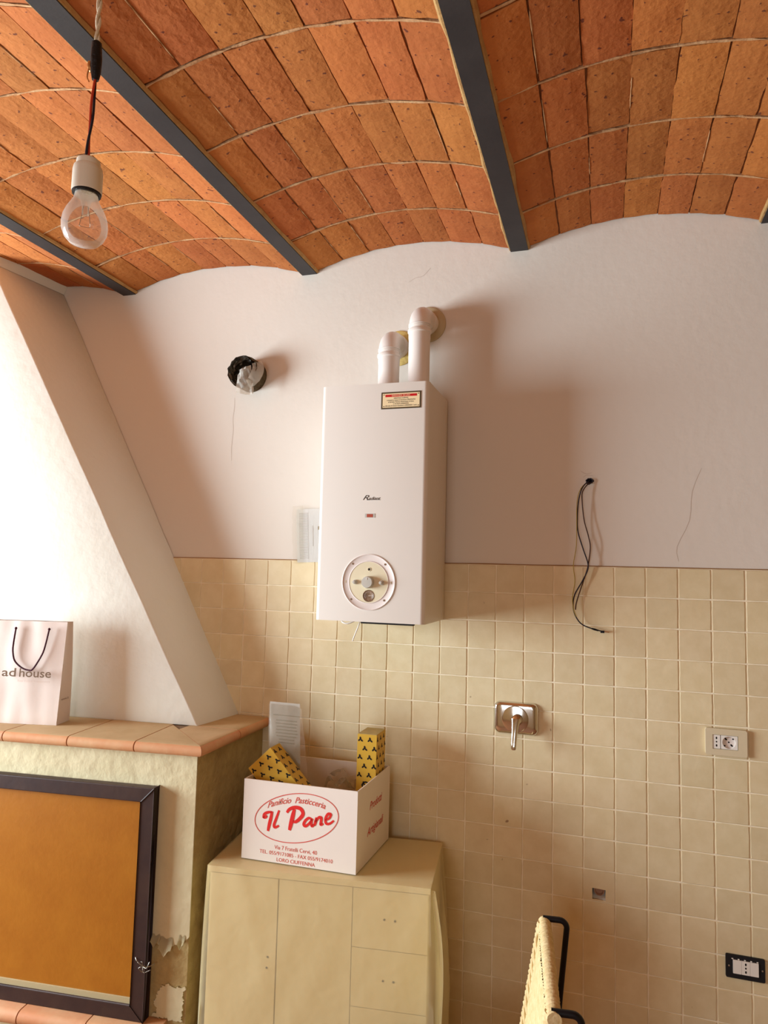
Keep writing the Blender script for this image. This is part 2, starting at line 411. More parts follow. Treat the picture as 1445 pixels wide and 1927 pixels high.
# ------------------------------------------------------------------ ceiling: steel beams and shallow brick vaults
BEAMS = [-2.31, -1.43, -0.552, 0.340, 1.206, 2.062, 2.92]
ZB, RISE, FW = 3.047, 0.068, 0.066
def vault(x, a, b):
    """soffit height at x of the vault between beam edges a and b"""
    half = (b-a)/2; R = (half*half + RISE*RISE)/(2*RISE); d = x - (a+b)/2
    return ZB + 0.006 + RISE - (R - math.sqrt(max(R*R - d*d, 0)))
bays = [(BEAMS[i] + FW/2, BEAMS[i+1] - FW/2) for i in range(len(BEAMS)-1)]
bays = [(XL, BEAMS[0]-FW/2)] + bays + [(BEAMS[-1]+FW/2, XR)]
bm = BM()
for a, b in bays:
    n = 18; lo = []; hi = []
    for i in range(n+1):
        x = a + (b-a)*i/n
        z = vault(x, a, b) + 0.010
        lo.append((bm.verts.new((x, 0, z)), bm.verts.new((x, YB, z)))); hi.append((bm.verts.new((x, 0, 3.36)), bm.verts.new((x, YB, 3.36))))
    for i in range(n):
        bm.faces.new((lo[i][0], lo[i][1], lo[i+1][1], lo[i+1][0])); bm.faces.new((hi[i][0], hi[i+1][0], hi[i+1][1], hi[i][1]))
        bm.faces.new((lo[i][0], lo[i+1][0], hi[i+1][0], hi[i][0])); bm.faces.new((lo[i][1], hi[i][1], hi[i+1][1], lo[i+1][1]))
    bm.faces.new((lo[0][0], hi[0][0], hi[0][1], lo[0][1])); bm.faces.new((lo[-1][0], lo[-1][1], hi[-1][1], hi[-1][0]))
ceiling = struct('ceiling', bm, 'mortar')

def brick_mesh(seed, bw, bl):
    """flat clay brick with chipped, uneven edges; local: x across, y along, z up, soffit at z = 0"""
    r = random.Random(seed); bm = BM()
    nx, ny = 3, 9; hx, hy = bw/2, bl/2
    def edge(i, j):
        x = -hx + 2*hx*i/nx; y = -hy + 2*hy*j/ny
        jx = r.uniform(-0.0026, 0.0014) - (0.003 if r.random() < 0.08 else 0); jy = r.uniform(-0.0030, 0.0018)
        if i in (0, nx): x += math.copysign(jx, 1)*(1 if i == nx else -1)
        if j in (0, ny): y += jy*(1 if j == ny else -1)
        if i in (0, nx) and j in (0, ny):
            x *= 0.992; y *= 0.996
        return x, y
    g = []
    for i in range(nx+1):
        row = []
        for j in range(ny+1):
            x, y = edge(i, j); border = i in (0, nx) or j in (0, ny)
            row.append((x, y, (0.0022 + r.uniform(0, 0.0016)) if border else r.uniform(-0.0006, 0.0006)))
        g.append(row)
    V = [[bm.verts.new((x*(0.985), y*0.993, z)) for x, y, z in row] for row in g]
    for i in range(nx):
        for j in range(ny): bm.faces.new((V[i][j], V[i][j+1], V[i+1][j+1], V[i+1][j]))
    rim = [V[i][0] for i in range(nx)] + [V[nx][j] for j in range(ny)] + [V[i][ny] for i in range(nx, 0, -1)] + [V[0][j] for j in range(ny, 0, -1)]
    up = [bm.verts.new((v.co.x*1.012, v.co.y*1.006, 0.03)) for v in rim]
    n = len(rim)
    for i in range(n): bm.faces.new((rim[i], rim[(i+1) % n], up[(i+1) % n], up[i]))
    bm.faces.new(up)
    bmesh.ops.recalc_face_normals(bm, faces=bm.faces)
    me = bpy.data.meshes.new('brick'); bm.to_mesh(me); bm.free(); me.materials.append(M['brick'])
    return me
rest = BM(); nb = 0
first_row, row_l = 0.262, 0.2935
for bi, (a, b) in enumerate(bays):
    cnt = max(1, round((b-a)/0.1135)); bw = (b-a)/cnt
    variants = [brick_mesh(100*bi + s, bw - 0.0022, row_l - 0.0055) for s in range(4)]
    shorts = [brick_mesh(100*bi + 50 + s, bw - 0.0022, first_row - 0.0055) for s in range(2)]
    sh = rnd.uniform(-0.01, 0.01)
    rows = 18
    for r_ in range(rows):
        y1 = 0.0 if r_ == 0 else -first_row - row_l*(r_-1)
        y0 = -first_row - row_l*r_
        cut = [a] + [a + bw*c + rnd.uniform(-0.006, 0.006) for c in range(1, cnt)] + [b]
        for c in range(cnt):
            xc = (cut[c] + cut[c+1])/2; fx = (cut[c+1] - cut[c])/bw; yc = (y0+y1)/2 + (rnd.uniform(-0.0045, 0.0045) + sh if r_ else -0.002)
            half = (b-a)/2; R = (half*half + RISE*RISE)/(2*RISE)
            tilt = math.asin(max(-1, min(1, (xc-(a+b)/2)/R)))
            z = vault(xc, a, b) + rnd.uniform(-0.0012, 0.0018)
            me = rnd.choice(shorts if r_ == 0 else variants)
            mtx = Matrix.Translation((xc, yc, z)) @ Matrix.Rotation(tilt + rnd.uniform(-0.012, 0.012), 4, 'Y') @ Matrix.Rotation(rnd.uniform(-0.006, 0.006), 4, 'Z') @ Matrix.Diagonal((fx, 1, 1, 1))
            seen = any(-20 < px < 1465 and -20 < py < 620 for px, py in (pix(mtx @ Vector((sx*bw/2, sy*row_l/2, 0))) for sx in (-1, 0, 1) for sy in (-1, 0, 1)))
            if seen and -2.4 < xc and yc > -1.9:
                o = bpy.data.objects.new('brick', me); COL.objects.link(o); o.parent = ceiling; o.matrix_local = mtx; nb += 1
                if c and rnd.random() < 0.25:                    # pale mortar left in part of a long joint
                    lb = BM(); l0 = rnd.uniform(-0.12, -0.02); l1 = rnd.uniform(0.03, 0.12); zz = vault(cut[c], a, b); pv = None
                    for q in range(9):
                        yq = yc + l0 + (l1-l0)*q/8; wq = 0.0016*(0.5 + rnd.random())*(0.3 if q in (0, 8) else 1)
                        cq = [lb.verts.new((cut[c]-wq, yq, zz+0.0034)), lb.verts.new((cut[c]+rnd.uniform(-0.0008, 0.0008), yq, zz+0.0022)), lb.verts.new((cut[c]+wq, yq, zz+0.0034)), lb.verts.new((cut[c], yq, zz+0.012))]
                        if pv:
                            for k in range(4): lb.faces.new((pv[k], cq[k], cq[(k+1) % 4], pv[(k+1) % 4]))
                        pv = cq
                    obj('mortar_joint', lb, 'joint', ceiling)
            elif y0 > YB - 0.3:
                tmp = BM(); tmp.from_mesh(me); tmp.transform(mtx); m2 = bpy.data.meshes.new('t'); tmp.to_mesh(m2); tmp.free()
                rest.from_mesh(m2); bpy.data.meshes.remove(m2)
        if y0 < YB: continue
        jb = BM(); n = 44; jw = 0.0045; pv = None         # light mortar in the cross joint
        for i in range(n+1):
            x = a + (b-a)*i/n; z = vault(x, a, b); wv = jw*(0.7 + 1.1*noise.noise(Vector((x*25, y0*9, bi)))); yy = y0 + sh + 0.003*noise.noise(Vector((x*14, y0, 4)))
            cur = [jb.verts.new((x, yy-wv, z+0.0022)), jb.verts.new((x, yy, z+0.0012+0.004*max(0, noise.noise(Vector((x*7, y0*5, 9)))))), jb.verts.new((x, yy+wv, z+0.0022)), jb.verts.new((x, yy, z+0.012))]
            if pv:
                for k in range(4): jb.faces.new((pv[k], cur[k], cur[(k+1) % 4], pv[(k+1) % 4]))
            pv = cur
        obj('mortar_joint', jb, 'joint', ceiling)
o = obj('far_bricks', rest, 'brick', ceiling); o['kind'] = 'stuff'
blabels = {-2.31: 'dark steel ceiling beam farthest left by the window wall',
           -1.43: 'dark steel ceiling beam above the left end of the fireplace',
           -0.552: 'short-looking dark steel beam ending beside the top of the chimney hood',
           0.340: 'dark steel ceiling beam running behind the hanging bulb',
           1.206: 'dark steel ceiling beam ending above the boiler flue pipes',
           2.062: 'dark steel ceiling beam cut by the right edge of the photo',
           2.92: 'dark steel ceiling beam nearest the right wall'}
for x in BEAMS:
    t = thing('ceiling_beam', (x, 0, ZB), blabels[x], 'beam', group='steel beams of the vaulted ceiling')
    obj('bottom_flange', boxbm((x-FW/2, YB, ZB), (x+FW/2, -0.0005, ZB+0.0095)), 'steel', t, bevel=0.0015)
    obj('web', boxbm((x-0.003, YB, ZB+0.0095), (x+0.003, -0.0005, ZB+0.13)), 'steel', t)
    obj('top_flange', boxbm((x-FW/2, YB, ZB+0.13), (x+FW/2, -0.0005, ZB+0.139)), 'steel', t)
    for s in (-1, 1):                       # ragged bedding mortar along the flange
        bm = BM(); n = 90; prev = None; rr = random.Random(int(x*100)+s)
        for i in range(n+1):
            y = YB + (0.0 - YB)*i/n - 0.001*(i == n)
            w = 0.006 + 0.008*max(0, noise.noise(Vector((x*3, y*9, s)))+0.35) + rr.uniform(0, 0.0015)
            e = x + s*FW/2
            cur = [bm.verts.new((e - s*0.001, y, ZB+0.003)), bm.verts.new((e + s*w*0.5, y, ZB+0.0035+rr.uniform(0, 0.001))), bm.verts.new((e + s*w, y, ZB+0.012)), bm.verts.new((e - s*0.001, y, ZB+0.016))]
            if prev:
                for k in range(4): bm.faces.new((prev[k], cur[k], cur[(k+1) % 4], prev[(k+1) % 4]))
            prev = cur
        obj('bedding_mortar', bm, 'sand', t, smooth=True)

# ------------------------------------------------------------------ tiles on the back wall
PT = 0.103
obj('grout', flat([(XL, 0.0), (XR, 0.0), (XR, 1.8555), (XL, 1.8555)],
                  [[(SQ[0]-0.022, SQ[1]-0.019), (SQ[0]-0.022, SQ[1]+0.019), (SQ[0]+0.022, SQ[1]+0.019), (SQ[0]+0.022, SQ[1]-0.019)]],
                  0.0072, lambda x, y, h: (x, -h, y)), 'grout', wall_back)
bm = BM(); prev = None
for i in range(121):                     # dirty joint along the top of the tiling
    x = XL + (XR-XL)*i/120; h_ = 0.0032 + 0.0012*noise.noise(Vector((x*6, 1, 2)))
    cur = [bm.verts.new((x, 0.0, 1.8555)), bm.verts.new((x, -0.0075, 1.8555)), bm.verts.new((x, -0.005, 1.8555+h_)), bm.verts.new((x, 0.0, 1.8565+h_))]
    if prev:
        for k in range(4): bm.faces.new((prev[k], cur[k], cur[(k+1) % 4], prev[(k+1) % 4]))
    prev = cur
obj('top_joint', bm, 'topjoint', wall_back)
def tile_mesh(seed):
    r = random.Random(seed); s = (PT - 0.0036)/2; n = 5; bm = BM()
    out = []
    for sx, sy, ex, ey in ((-1, -1, 1, 0), (1, -1, 0, 1), (1, 1, -1, 0), (-1, 1, 0, -1)):
        for i in range(n):
            t = 2*s*i/n; x = sx*s + ex*t; y = sy*s + ey*t
            j = r.uniform(-0.0006, 0.0006) if i else 0
            x += j*abs(ey); y += j*abs(ex)
            if i == 0: x *= 0.985; y *= 0.985
            out.append((x, y))
    a = [bm.verts.new((x, 0.0005, y)) for x, y in out]; b = [bm.verts.new((x, -0.0085, y)) for x, y in out]
    c = [bm.verts.new((x*0.97, -0.0098, y*0.97)) for x, y in out]
    k = len(out)
    for i in range(k):
        bm.faces.new((a[i], a[(i+1) % k], b[(i+1) % k], b[i])); bm.faces.new((b[i], b[(i+1) % k], c[(i+1) % k], c[i]))
    bm.faces.new(c); bmesh.ops.recalc_face_normals(bm, faces=bm.faces)
    me = bpy.data.meshes.new('tile'); bm.to_mesh(me); bm.free(); me.materials.append(M['tile']); return me
TV = [tile_mesh(s) for s in range(6)]
def hidden(x, z):
    px, py = pix((x, 0, z))
    if 640 < px < 800 and 1000 < py < 1140: return True
    if px < 480 and py > 1400: return True
    if px < 820 and py > 1640: return True
    if 490 < px < 700 and 1500 < py < 1640: return True
    return False
rest = BM(); nt_ = 0
for r_ in range(-2, 16):
    for i in range(int(XL/PT)-1, int(XR/PT)+1):
        xc = (i+0.5)*PT; zc = 1.65 - (r_+0.5)*PT
        if xc - PT/2 < XL or xc + PT/2 > XR: continue
        if xc < -0.20 + 0.0 and False: continue
        sqh = abs(xc - SQ[0]) < PT/2 and abs(zc - SQ[1]) < PT/2
        mtx = Matrix.Translation((xc + rnd.uniform(-0.0005, 0.0005), rnd.uniform(-0.0004, 0.0004), zc + rnd.uniform(-0.0005, 0.0005))) @ Matrix.Rotation(rnd.choice((0, 1, 2, 3))*math.pi/2 + rnd.uniform(-0.004, 0.004), 4, 'Y')
        if sqh:
            s = (PT-0.0036)/2
            bm = flat([(xc-s, zc-s), (xc+s, zc-s), (xc+s, zc+s), (xc-s, zc+s)],
                      [[(SQ[0]-0.021, SQ[1]-0.018), (SQ[0]-0.0215, SQ[1]+0.019), (SQ[0]+0.005, SQ[1]+0.0185), (SQ[0]+0.022, SQ[1]+0.0175), (SQ[0]+0.0215, SQ[1]-0.0195), (SQ[0], SQ[1]-0.018)]],
                      0.0098, lambda x, y, h: (x, -h, y))
            obj('tile', bm, 'tile', wall_back, label='beige tile with a square hole cut into it')
            nt_ += 1; continue
        cs = [pix((xc+sx*PT/2, 0, zc+sz*PT/2)) for sx in (-1, 1) for sz in (-1, 1)]
        inside = any(0 < px < 1445 and py < 1927 for px, py in cs)
        hood_x = 0.099 - 0.55*(zc - 1.23)
        if inside and not hidden(xc, zc) and xc + PT/2 > hood_x and nt_ < 298:
            o = bpy.data.objects.new('tile', rnd.choice(TV)); COL.objects.link(o); o.parent = wall_back; o.matrix_local = mtx; nt_ += 1
        else:
            me = rnd.choice(TV); tmp = BM(); tmp.from_mesh(me); tmp.transform(mtx); m2 = bpy.data.meshes.new('t'); tmp.to_mesh(m2); tmp.free()
            rest.from_mesh(m2); bpy.data.meshes.remove(m2)
o = obj('far_tiles', rest, 'tile', wall_back); o['kind'] = 'stuff'
print('bricks', nb, 'tiles', nt_)
# pink plaster and pipe end inside the square hole
bm = lathe(BM(), (SQ[0]+0.001, 0.050, SQ[1]-0.002), (0, -1, 0), [(0.017, 0), (0.0175, 0.022), (0.0145, 0.024), (0.013, 0.012), (0.001, 0.008)], 20, cap=False)
obj('pipe_end', bm, 'pinkhole', wall_back, smooth=True, label='round pipe end inside the square hole')
# cracks in the plaster
bm = BM()
def crack(pts, w):
    ribbon(bm, [(x, z) for x, z in pts], w, (0, 0, 0), X1, Z1, off=0.0004, k=3, taper=True)
crack([(0.012, 2.54), (0.013, 2.50), (0.008, 2.45), (0.012, 2.40), (0.007, 2.33), (0.010, 2.27)], 0.0022)
crack([(1.83, 2.20), (1.80, 2.12), (1.79, 2.02), (1.75, 1.93), (1.755, 1.88)], 0.002)
crack([(0.86, 3.02), (0.83, 2.99), (0.80, 2.985), (0.77, 2.97)], 0.0018)
crack([(1.43, 2.20), (1.45, 2.188), (1.47, 2.192)], 0.002); crack([(1.44, 2.175), (1.452, 2.183), (1.475, 2.18)], 0.002)
obj('crack', bm, 'crack', wall_back)

# ------------------------------------------------------------------ fireplace
fp = thing('fireplace', (-0.5, -0.3, 0), 'white plastered corner fireplace with sloping hood and terracotta mantel', 'fireplace')
def fy(x, y0, k=0.11): return y0 - k*(0.21 - x)           # front line, nearer to the viewer on the left
XF = -1.32
BF = 0.483
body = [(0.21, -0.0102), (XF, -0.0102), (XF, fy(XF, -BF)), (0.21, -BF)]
obj('body', prism(BM(), body, 0, 1.192), 'bare', fp, bevel=0.006)  # right side left uncoated, its shade put into the dark colour
# plaster coat over the body with a ragged, flaking lower edge at the corner
def coat(pts):   # pts: (distance left of the corner, z) outline, laid 4 mm proud of the front
    return flat(pts, [], 0.0045, lambda x, z, h: (0.2135 - x, fy(0.2135 - x, -BF) - 0.0005 - h, z))
def ragged(pts, amp, step=0.004, seed=0):
    out = []
    for (xa, za), (xb, zb) in zip(pts, pts[1:]):
        n = max(1, int(math.hypot(xb-xa, zb-za)/step))
        for i in range(n):
            x = xa + (xb-xa)*i/n; z = za + (zb-za)*i/n
            out.append((max(0.0, x + amp*noise.noise(Vector((z*160, x*160, seed)))), z + amp*(noise.noise(Vector((x*110, z*60, seed+3))) + 0.6*noise.noise(Vector((x*330, z*200, seed+5))))))
    return out
rag = ragged([(0.0, 0.612), (0.012, 0.604), (0.03, 0.585), (0.055, 0.578), (0.085, 0.566), (0.105, 0.575), (0.13, 0.588), (0.17, 0.565), (0.20, 0.50), (0.24, 0.345)], 0.007)
obj('plaster_coat', coat([(0.0, 1.192), ] + rag + [(1.53, 0.34), (1.53, 1.192)]), 'body', fp)
# curled flakes at the torn edge
bm = BM()
for fx0, fx1, fz, dz in ((0.055, 0.10, 0.60, 0.05), (0.012, 0.035, 0.612, 0.035), (0.10, 0.13, 0.605, 0.03)):
    def fl(a, b, fx0=fx0, fx1=fx1, fz=fz, dz=dz):
        x = fx0 + (fx1-fx0)*a; z = fz - dz*b*(1 - 0.35*abs(2*a-1.0)) + 0.004*math.sin(9*a)
        return (0.2135 - x, fy(0.2135-x, -BF) - 0.006 - 0.014*b*b, z)
    grid(bm, fl, 8, 5)
bmesh.ops.solidify(bm, geom=bm.faces[:], thickness=0.0025)
obj('plaster_flake', bm, 'body', fp, smooth=True)
low = ragged([(0.010, 0.452), (0.045, 0.448), (0.075, 0.455), (0.10, 0.43), (0.112, 0.39), (0.10, 0.365), (0.12, 0.350), (0.016, 0.347), (0.008, 0.40), (0.010, 0.452)], 0.009, seed=7)
obj('plaster_patch', coat(low), 'body', fp)

# mantel of bullnosed terracotta tiles, mitred at the corner
ZM = 1.23
MC = Vector((0.249, -0.520)); MF = Vector((-1.0, -0.118)).normalized(); MS = Vector((-0.012, 1.0)).normalized()
TH = 0.037
prof = [(0.235, ZM-TH), (0.030, ZM-TH)]
for i in range(9):
    a = math.radians(-90 + 180*i/8)
    prof.append((TH/2 - TH/2*math.cos(a), ZM - TH/2 + TH/2*math.sin(a)))
prof += [(0.040, ZM+0.0003), (0.235, ZM)]
def mantel_tile(s0, s1, along, inward, m0=0.0, m1=0.0, depth=None, corner=None):
    corner = MC if corner is None else corner
    bm = BM(); ends = []
    for s, mm in ((s0, m0), (s1, m1)):
        ring = []
        for d, z in prof:
            if depth and d > 0.2: d = depth
            q = corner + along*(s + mm*d) + inward*d
            ring.append(bm.verts.new((q.x, q.y, z)))
        ends.append(ring)
    A, B = ends; n = len(A)
    for i in range(n): bm.faces.new((A[i], A[(i+1) % n], B[(i+1) % n], B[i]))
    bm.faces.new(A[::-1]); bm.faces.new(B)
    return bm
def dust_top(o):
    o.data.materials.append(M['dusty'])
    for p in o.data.polygons:
        if abs(p.normal.z) > 0.97 and p.center.z > ZM - 0.004: p.material_index = 1
fin = Vector((-MF.y, MF.x)); fin = fin if fin.y > 0 else -fin      # inward normal of the front edge
sin_ = Vector((-MS.y, MS.x)); sin_ = sin_ if sin_.x < 0 else -sin_
J = 0.0022
bed = [(MC + MF*0.02 + fin*0.02), (MC + MF*1.6 + fin*0.02), Vector((MC.x-1.6, -0.0105)), Vector((MC.x-0.025, -0.0105))]
mantel = obj('mantel_bed', prism(BM(), [tuple(p) for p in bed], ZM-TH+0.002, ZM-0.003), 'cotto_joint', fp)
mit = 0.90
cuts = [0.0, 0.246, 0.497, 0.748, 0.999, 1.25, 1.5]
for k in range(len(cuts)-1):
    bm = mantel_tile(cuts[k] + (0.001 if k == 0 else J), cuts[k+1] - J, MF, fin, m0=(mit if k == 0 else 0), depth=(0.265 if k == 0 else 0.31))
    dust_top(obj('mantel_tile', bm, 'cotto', mantel, smooth=True))
sc = [0.0, 0.265, 0.505]
for k in range(2):
    bm = mantel_tile(sc[k] + (0.001 if k == 0 else J), sc[k+1] - J, MS, sin_, m0=(mit if k == 0 else 0), depth=0.21)
    dust_top(obj('mantel_tile', bm, 'cotto', mantel, smooth=True))
# hood: leaning right side, near-vertical front, short collar under the vault
def hx(z): return 0.099 - 0.55*(z - 1.23)
def hf(x): return -0.262 + 0.108*(x - 0.069)
ZT = 3.085
xt = hx(ZT); xft = xt - 0.045
A = [(hx(1.2285)-0.03, hf(0.069), 1.2285), (hx(1.2285), -0.001, 1.2285), (-1.3, -0.001, 1.2285), (-1.3, hf(-1.3), 1.2285)]
B = [(xft, hf(xft), ZT), (xt, -0.001, ZT), (-1.3, -0.001, ZT), (-1.3, hf(-1.3), ZT)]
bm = BM()
nz = 26
for k in range(nz):
    pass
frustum(bm, A, B)
bmesh.ops.subdivide_edges(bm, edges=[e for e in bm.edges if abs(e.verts[0].co.z - e.verts[1].co.z) > 0.5], cuts=24, use_grid_fill=True)
for v in bm.verts:                                # hand-trowelled edge
    if v.co.z < 3.08 and v.co.z > 1.24 and v.co.x > -1.2:
        v.co.x += 0.004*noise.noise(Vector((v.co.z*4, v.co.y*3, 0))) + 0.002*noise.noise(Vector((v.co.z*14, v.co.y*8, 3)))
obj('hood', bm, 'hood', fp, bevel=0.006, seg=2, smooth=True, angle=30)
C2 = [(xft+0.018, hf(xft), 3.20), (xt+0.05, -0.001, 3.20), (-1.3, -0.001, 3.20), (-1.3, hf(-1.3), 3.20)]
obj('hood_collar', frustum(BM(), B, C2), 'hood', fp, bevel=0.004)
# hearth ledge of bullnosed tiles in front of the panel
HC = Vector((0.16, -0.578))
prof_m = prof
prof = [(0.12, 0.30), (0.03, 0.30)]
for i in range(9):
    a = math.radians(-90 + 180*i/8); prof.append((0.0225 - 0.0225*math.cos(a), 0.3225 + 0.0225*math.sin(a)))
prof += [(0.05, 0.3452), (0.12, 0.345)]
hl = obj('hearth_ledge', prism(BM(), [(0.16, -0.49), (XF, fy(XF, -0.49)), (XF, fy(XF, -0.555)), (0.16, fy(0.16, -0.555))], 0.0, 0.303), 'body', fp)
hm = Vector((-1.0, -0.11)).normalized(); hin = Vector((0.11, -1)).normalized()*-1
for k in range(6):
    bm = mantel_tile(0.0 + 0.247*k + J, 0.247*(k+1) - J, hm, hin, corner=HC, depth=0.088)
    obj('hearth_tile', bm, 'cotto', hl, smooth=True)

# framed hardboard panel standing on the ledge in front of the fire opening
pa = math.atan2(0.11, 1.0)
pn = thing('fireplace_cover_panel', (0.083, -0.5005, 0.3455), 'dark-framed brown hardboard panel closing the fireplace opening', 'panel', rotz=pa)
PW, PH, PD = 1.05, 0.737, 0.036
def lbox(lo, hi): return boxbm(lo, hi)
obj('board', lbox((-PW+0.03, -0.022, 0.02), (-0.03, -0.012, PH-0.02)), 'board', pn, local=True)
def rail(poly, y0, y1, m, name):
    obj(name, flat(poly, [], y1-y0, lambda x, z, h: (x, y0 + h, z)), m, pn, local=True, bevel=0.003)
w = 0.048
rail([(0, 0), (0, PH), (-w, PH-w), (-w, w)], -PD, -0.002, 'frame', 'frame_stile')
rail([(-PW, 0), (-PW, PH), (-PW+w, PH-w), (-PW+w, w)], -PD, -0.002, 'frame', 'frame_stile')
rail([(0, PH), (-PW, PH), (-PW+w, PH-w), (-w, PH-w)], -PD, -0.002, 'frame', 'frame_rail')
rail([(0, 0), (-PW, 0), (-PW+w, w), (-w, w)], -PD, -0.002, 'frame', 'frame_rail')
obj('pale_slip', lbox((-PW+w, -0.028, w), (-w, -0.0215, w+0.017)), 'slip', pn, local=True)
bm = BM()
tube(bm, spline([(-0.046, -0.024, 0.205), (-0.03, -0.042, 0.195), (-0.01, -0.044, 0.182), (0.006, -0.03, 0.172), (0.02, -0.012, 0.175)], 6), 0.0016, 6)
for i in range(4):
    a = i*1.7; tube(bm, spline([(-0.004, -0.046, 0.18), (-0.002+0.014*math.cos(a), -0.052, 0.18+0.016*math.sin(a)), (0.004+0.02*math.cos(a+0.8), -0.044, 0.18+0.022*math.sin(a+0.8))], 5), 0.0012, 5)
obj('wire_twist', bm, 'alu', pn, local=True, label='twisted wire tie on the frame')

# ------------------------------------------------------------------ boiler with flue pipes
bl = thing('wall_boiler', (0.742, -0.155, 1.646), 'tall white wall-hung gas boiler with round control dial', 'boiler')
BX0, BX1, BY, BZ0, BZ1 = 0.546, 0.940, -0.31, 1.647, 2.476
out = [(BX0, -0.012), (BX1, -0.012), (BX1, BY+0.016)]
for i in range(1, 6): a = math.radians(90*i/6); out.append((BX1-0.016+0.016*math.cos(a), BY+0.016-0.016*math.sin(a)))
out += [(BX1-0.016, BY), (BX0+0.016, BY)]
for i in range(1, 6): a = math.radians(90*i/6); out.append((BX0+0.016-0.016*math.sin(a), BY+0.016-0.016*math.cos(a)))
out += [(BX0, BY+0.016)]
bm = prism(BM(), out, BZ0, BZ1)
casing = obj('casing', bm, 'enamel', bl, bevel=0.006, seg=3, smooth=True, angle=50)
obj('casing_seam', boxbm((BX1-0.002, -0.052, BZ0+0.006), (BX1+0.0006, -0.0495, BZ1-0.006)), 'ring', bl)
obj('base_slot', boxbm((0.715, BY+0.004, BZ0-0.006), (0.90, BY+0.03, BZ0+0.002)), 'dark', bl)
bm = BM(); tube(bm, spline([(0.632, BY+0.03, BZ0+0.003), (0.645, BY+0.016, BZ0-0.006), (0.665, BY+0.014, BZ0-0.009), (0.69, BY+0.02, BZ0+0.002)], 6), 0.0028, 8)
obj('cable_loop', bm, 'white', bl, smooth=True)
bm = BM(); tube(bm, spline([(0.704, BY+0.03, BZ0+0.002), (0.697, BY+0.03, BZ0-0.02), (0.685, BY+0.03, BZ0-0.05), (0.678, BY+0.03, BZ0-0.07)], 5), 0.0021, 8)
obj('loose_cable_end', bm, 'white', bl, smooth=True)
# control dial
DC = (0.741, 1.7825); F0 = BY
def plate(cx, cz, r, n=48, inner=None): return circ(cx, cz, r, n), ([circ(cx, cz, inner, n)[::-1]] if inner else [])
bm = lathe(BM(), (DC[0], F0+0.004, DC[1]), (0, -1, 0), [(0.0965, 0), (0.0965, 0.0065), (0.0945, 0.0075), (0.0925, 0.006), (0.0905, 0.0045), (0.073, 0.0045), (0.0715, 0.0065), (0.0700, 0.0065), (0.0700, 0)], 64, cap=False)
ring = obj('dial_ring', bm, 'ring', bl, smooth=True)
bm = lathe(BM(), (DC[0], F0+0.002, DC[1]), (0, -1, 0), [(0.0705, 0), (0.0705, 0.0035), (0.001, 0.004)], 64)
face = obj('dial_face', bm, 'dial', bl, smooth=True)
for dx, dz in ((-0.0585, 0.062), (0.0585, 0.062), (-0.0615, -0.060), (0.0575, -0.060)):
    obj('screw_hole', lathe(BM(), (DC[0]+dx, F0, DC[1]+dz), (0, -1, 0), [(0.0036, 0), (0.0036, 0.0012), (0.001, 0.0013)], 12), 'gauge', ring)
for dx in (-0.083, 0.082):
    obj('ring_mark', boxbm((DC[0]+dx-0.0012, F0-0.0013, DC[1]-0.0045), (DC[0]+dx+0.0012, F0-0.0004, DC[1]+0.0045)), 'rosette', ring)
obj('control_knob', lathe(BM(), (DC[0], F0-0.001, DC[1]), (0, -1, 0), [(0.0205, 0), (0.0205, 0.012), (0.0195, 0.018), (0.0185, 0.020), (0.001, 0.0205)], 36), 'knob', face, smooth=True)
obj('knob_pointer', boxbm((DC[0]-0.0012, F0-0.0222, DC[1]+0.008), (DC[0]+0.0012, F0-0.021, DC[1]+0.016)), 'white', face)
for dx in (-0.048, 0.048):
    obj('small_knob', lathe(BM(), (DC[0]+dx, F0-0.001, DC[1]-0.0005), (0, -1, 0), [(0.0078, 0), (0.0078, 0.006), (0.0055, 0.007), (0.0052, 0.017), (0.004, 0.018), (0.0005, 0.018)], 24), 'knob', face, smooth=True)
obj('indicator_hole', lathe(BM(), (DC[0]+0.002, F0-0.001, DC[1]+0.044), (0, -1, 0), [(0.0065, 0), (0.0065, 0.002), (0.0052, 0.0022), (0.0048, 0.0015)], 20, cap=False), 'dial', face, smooth=True)
obj('indicator_lens', lathe(BM(), (DC[0]+0.002, F0-0.001, DC[1]+0.044), (0, -1, 0), [(0.0036, 0), (0.0036, 0.0016), (0.0005, 0.0018)], 14), 'dark', face)
obj('pressure_gauge', lathe(BM(), (DC[0]+0.0015, F0-0.001, DC[1]-0.0465), (0, -1, 0), [(0.0205, 0), (0.0205, 0.0018), (0.019, 0.002), (0.018, 0.0012), (0.001, 0.0012)], 36), 'gauge', face, smooth=True)
bm = BM()
gx, gz = DC[0]+0.0015, DC[1]-0.0465
for i in range(13):
    a = math.radians(-30 + 20*i)
    ribbon(bm, [(0.012*math.cos(a), 0.012*math.sin(a)), (0.0155*math.cos(a), 0.0155*math.sin(a))], 0.0008, (gx, F0-0.0025, gz), X1, Z1, k=1)
ribbon(bm, [(0.0, 0.0), (0.017, 0.001)], 0.0012, (gx, F0-0.0025, gz), X1, Z1, k=1)
obj('gauge_scale', bm, 'ring', face)
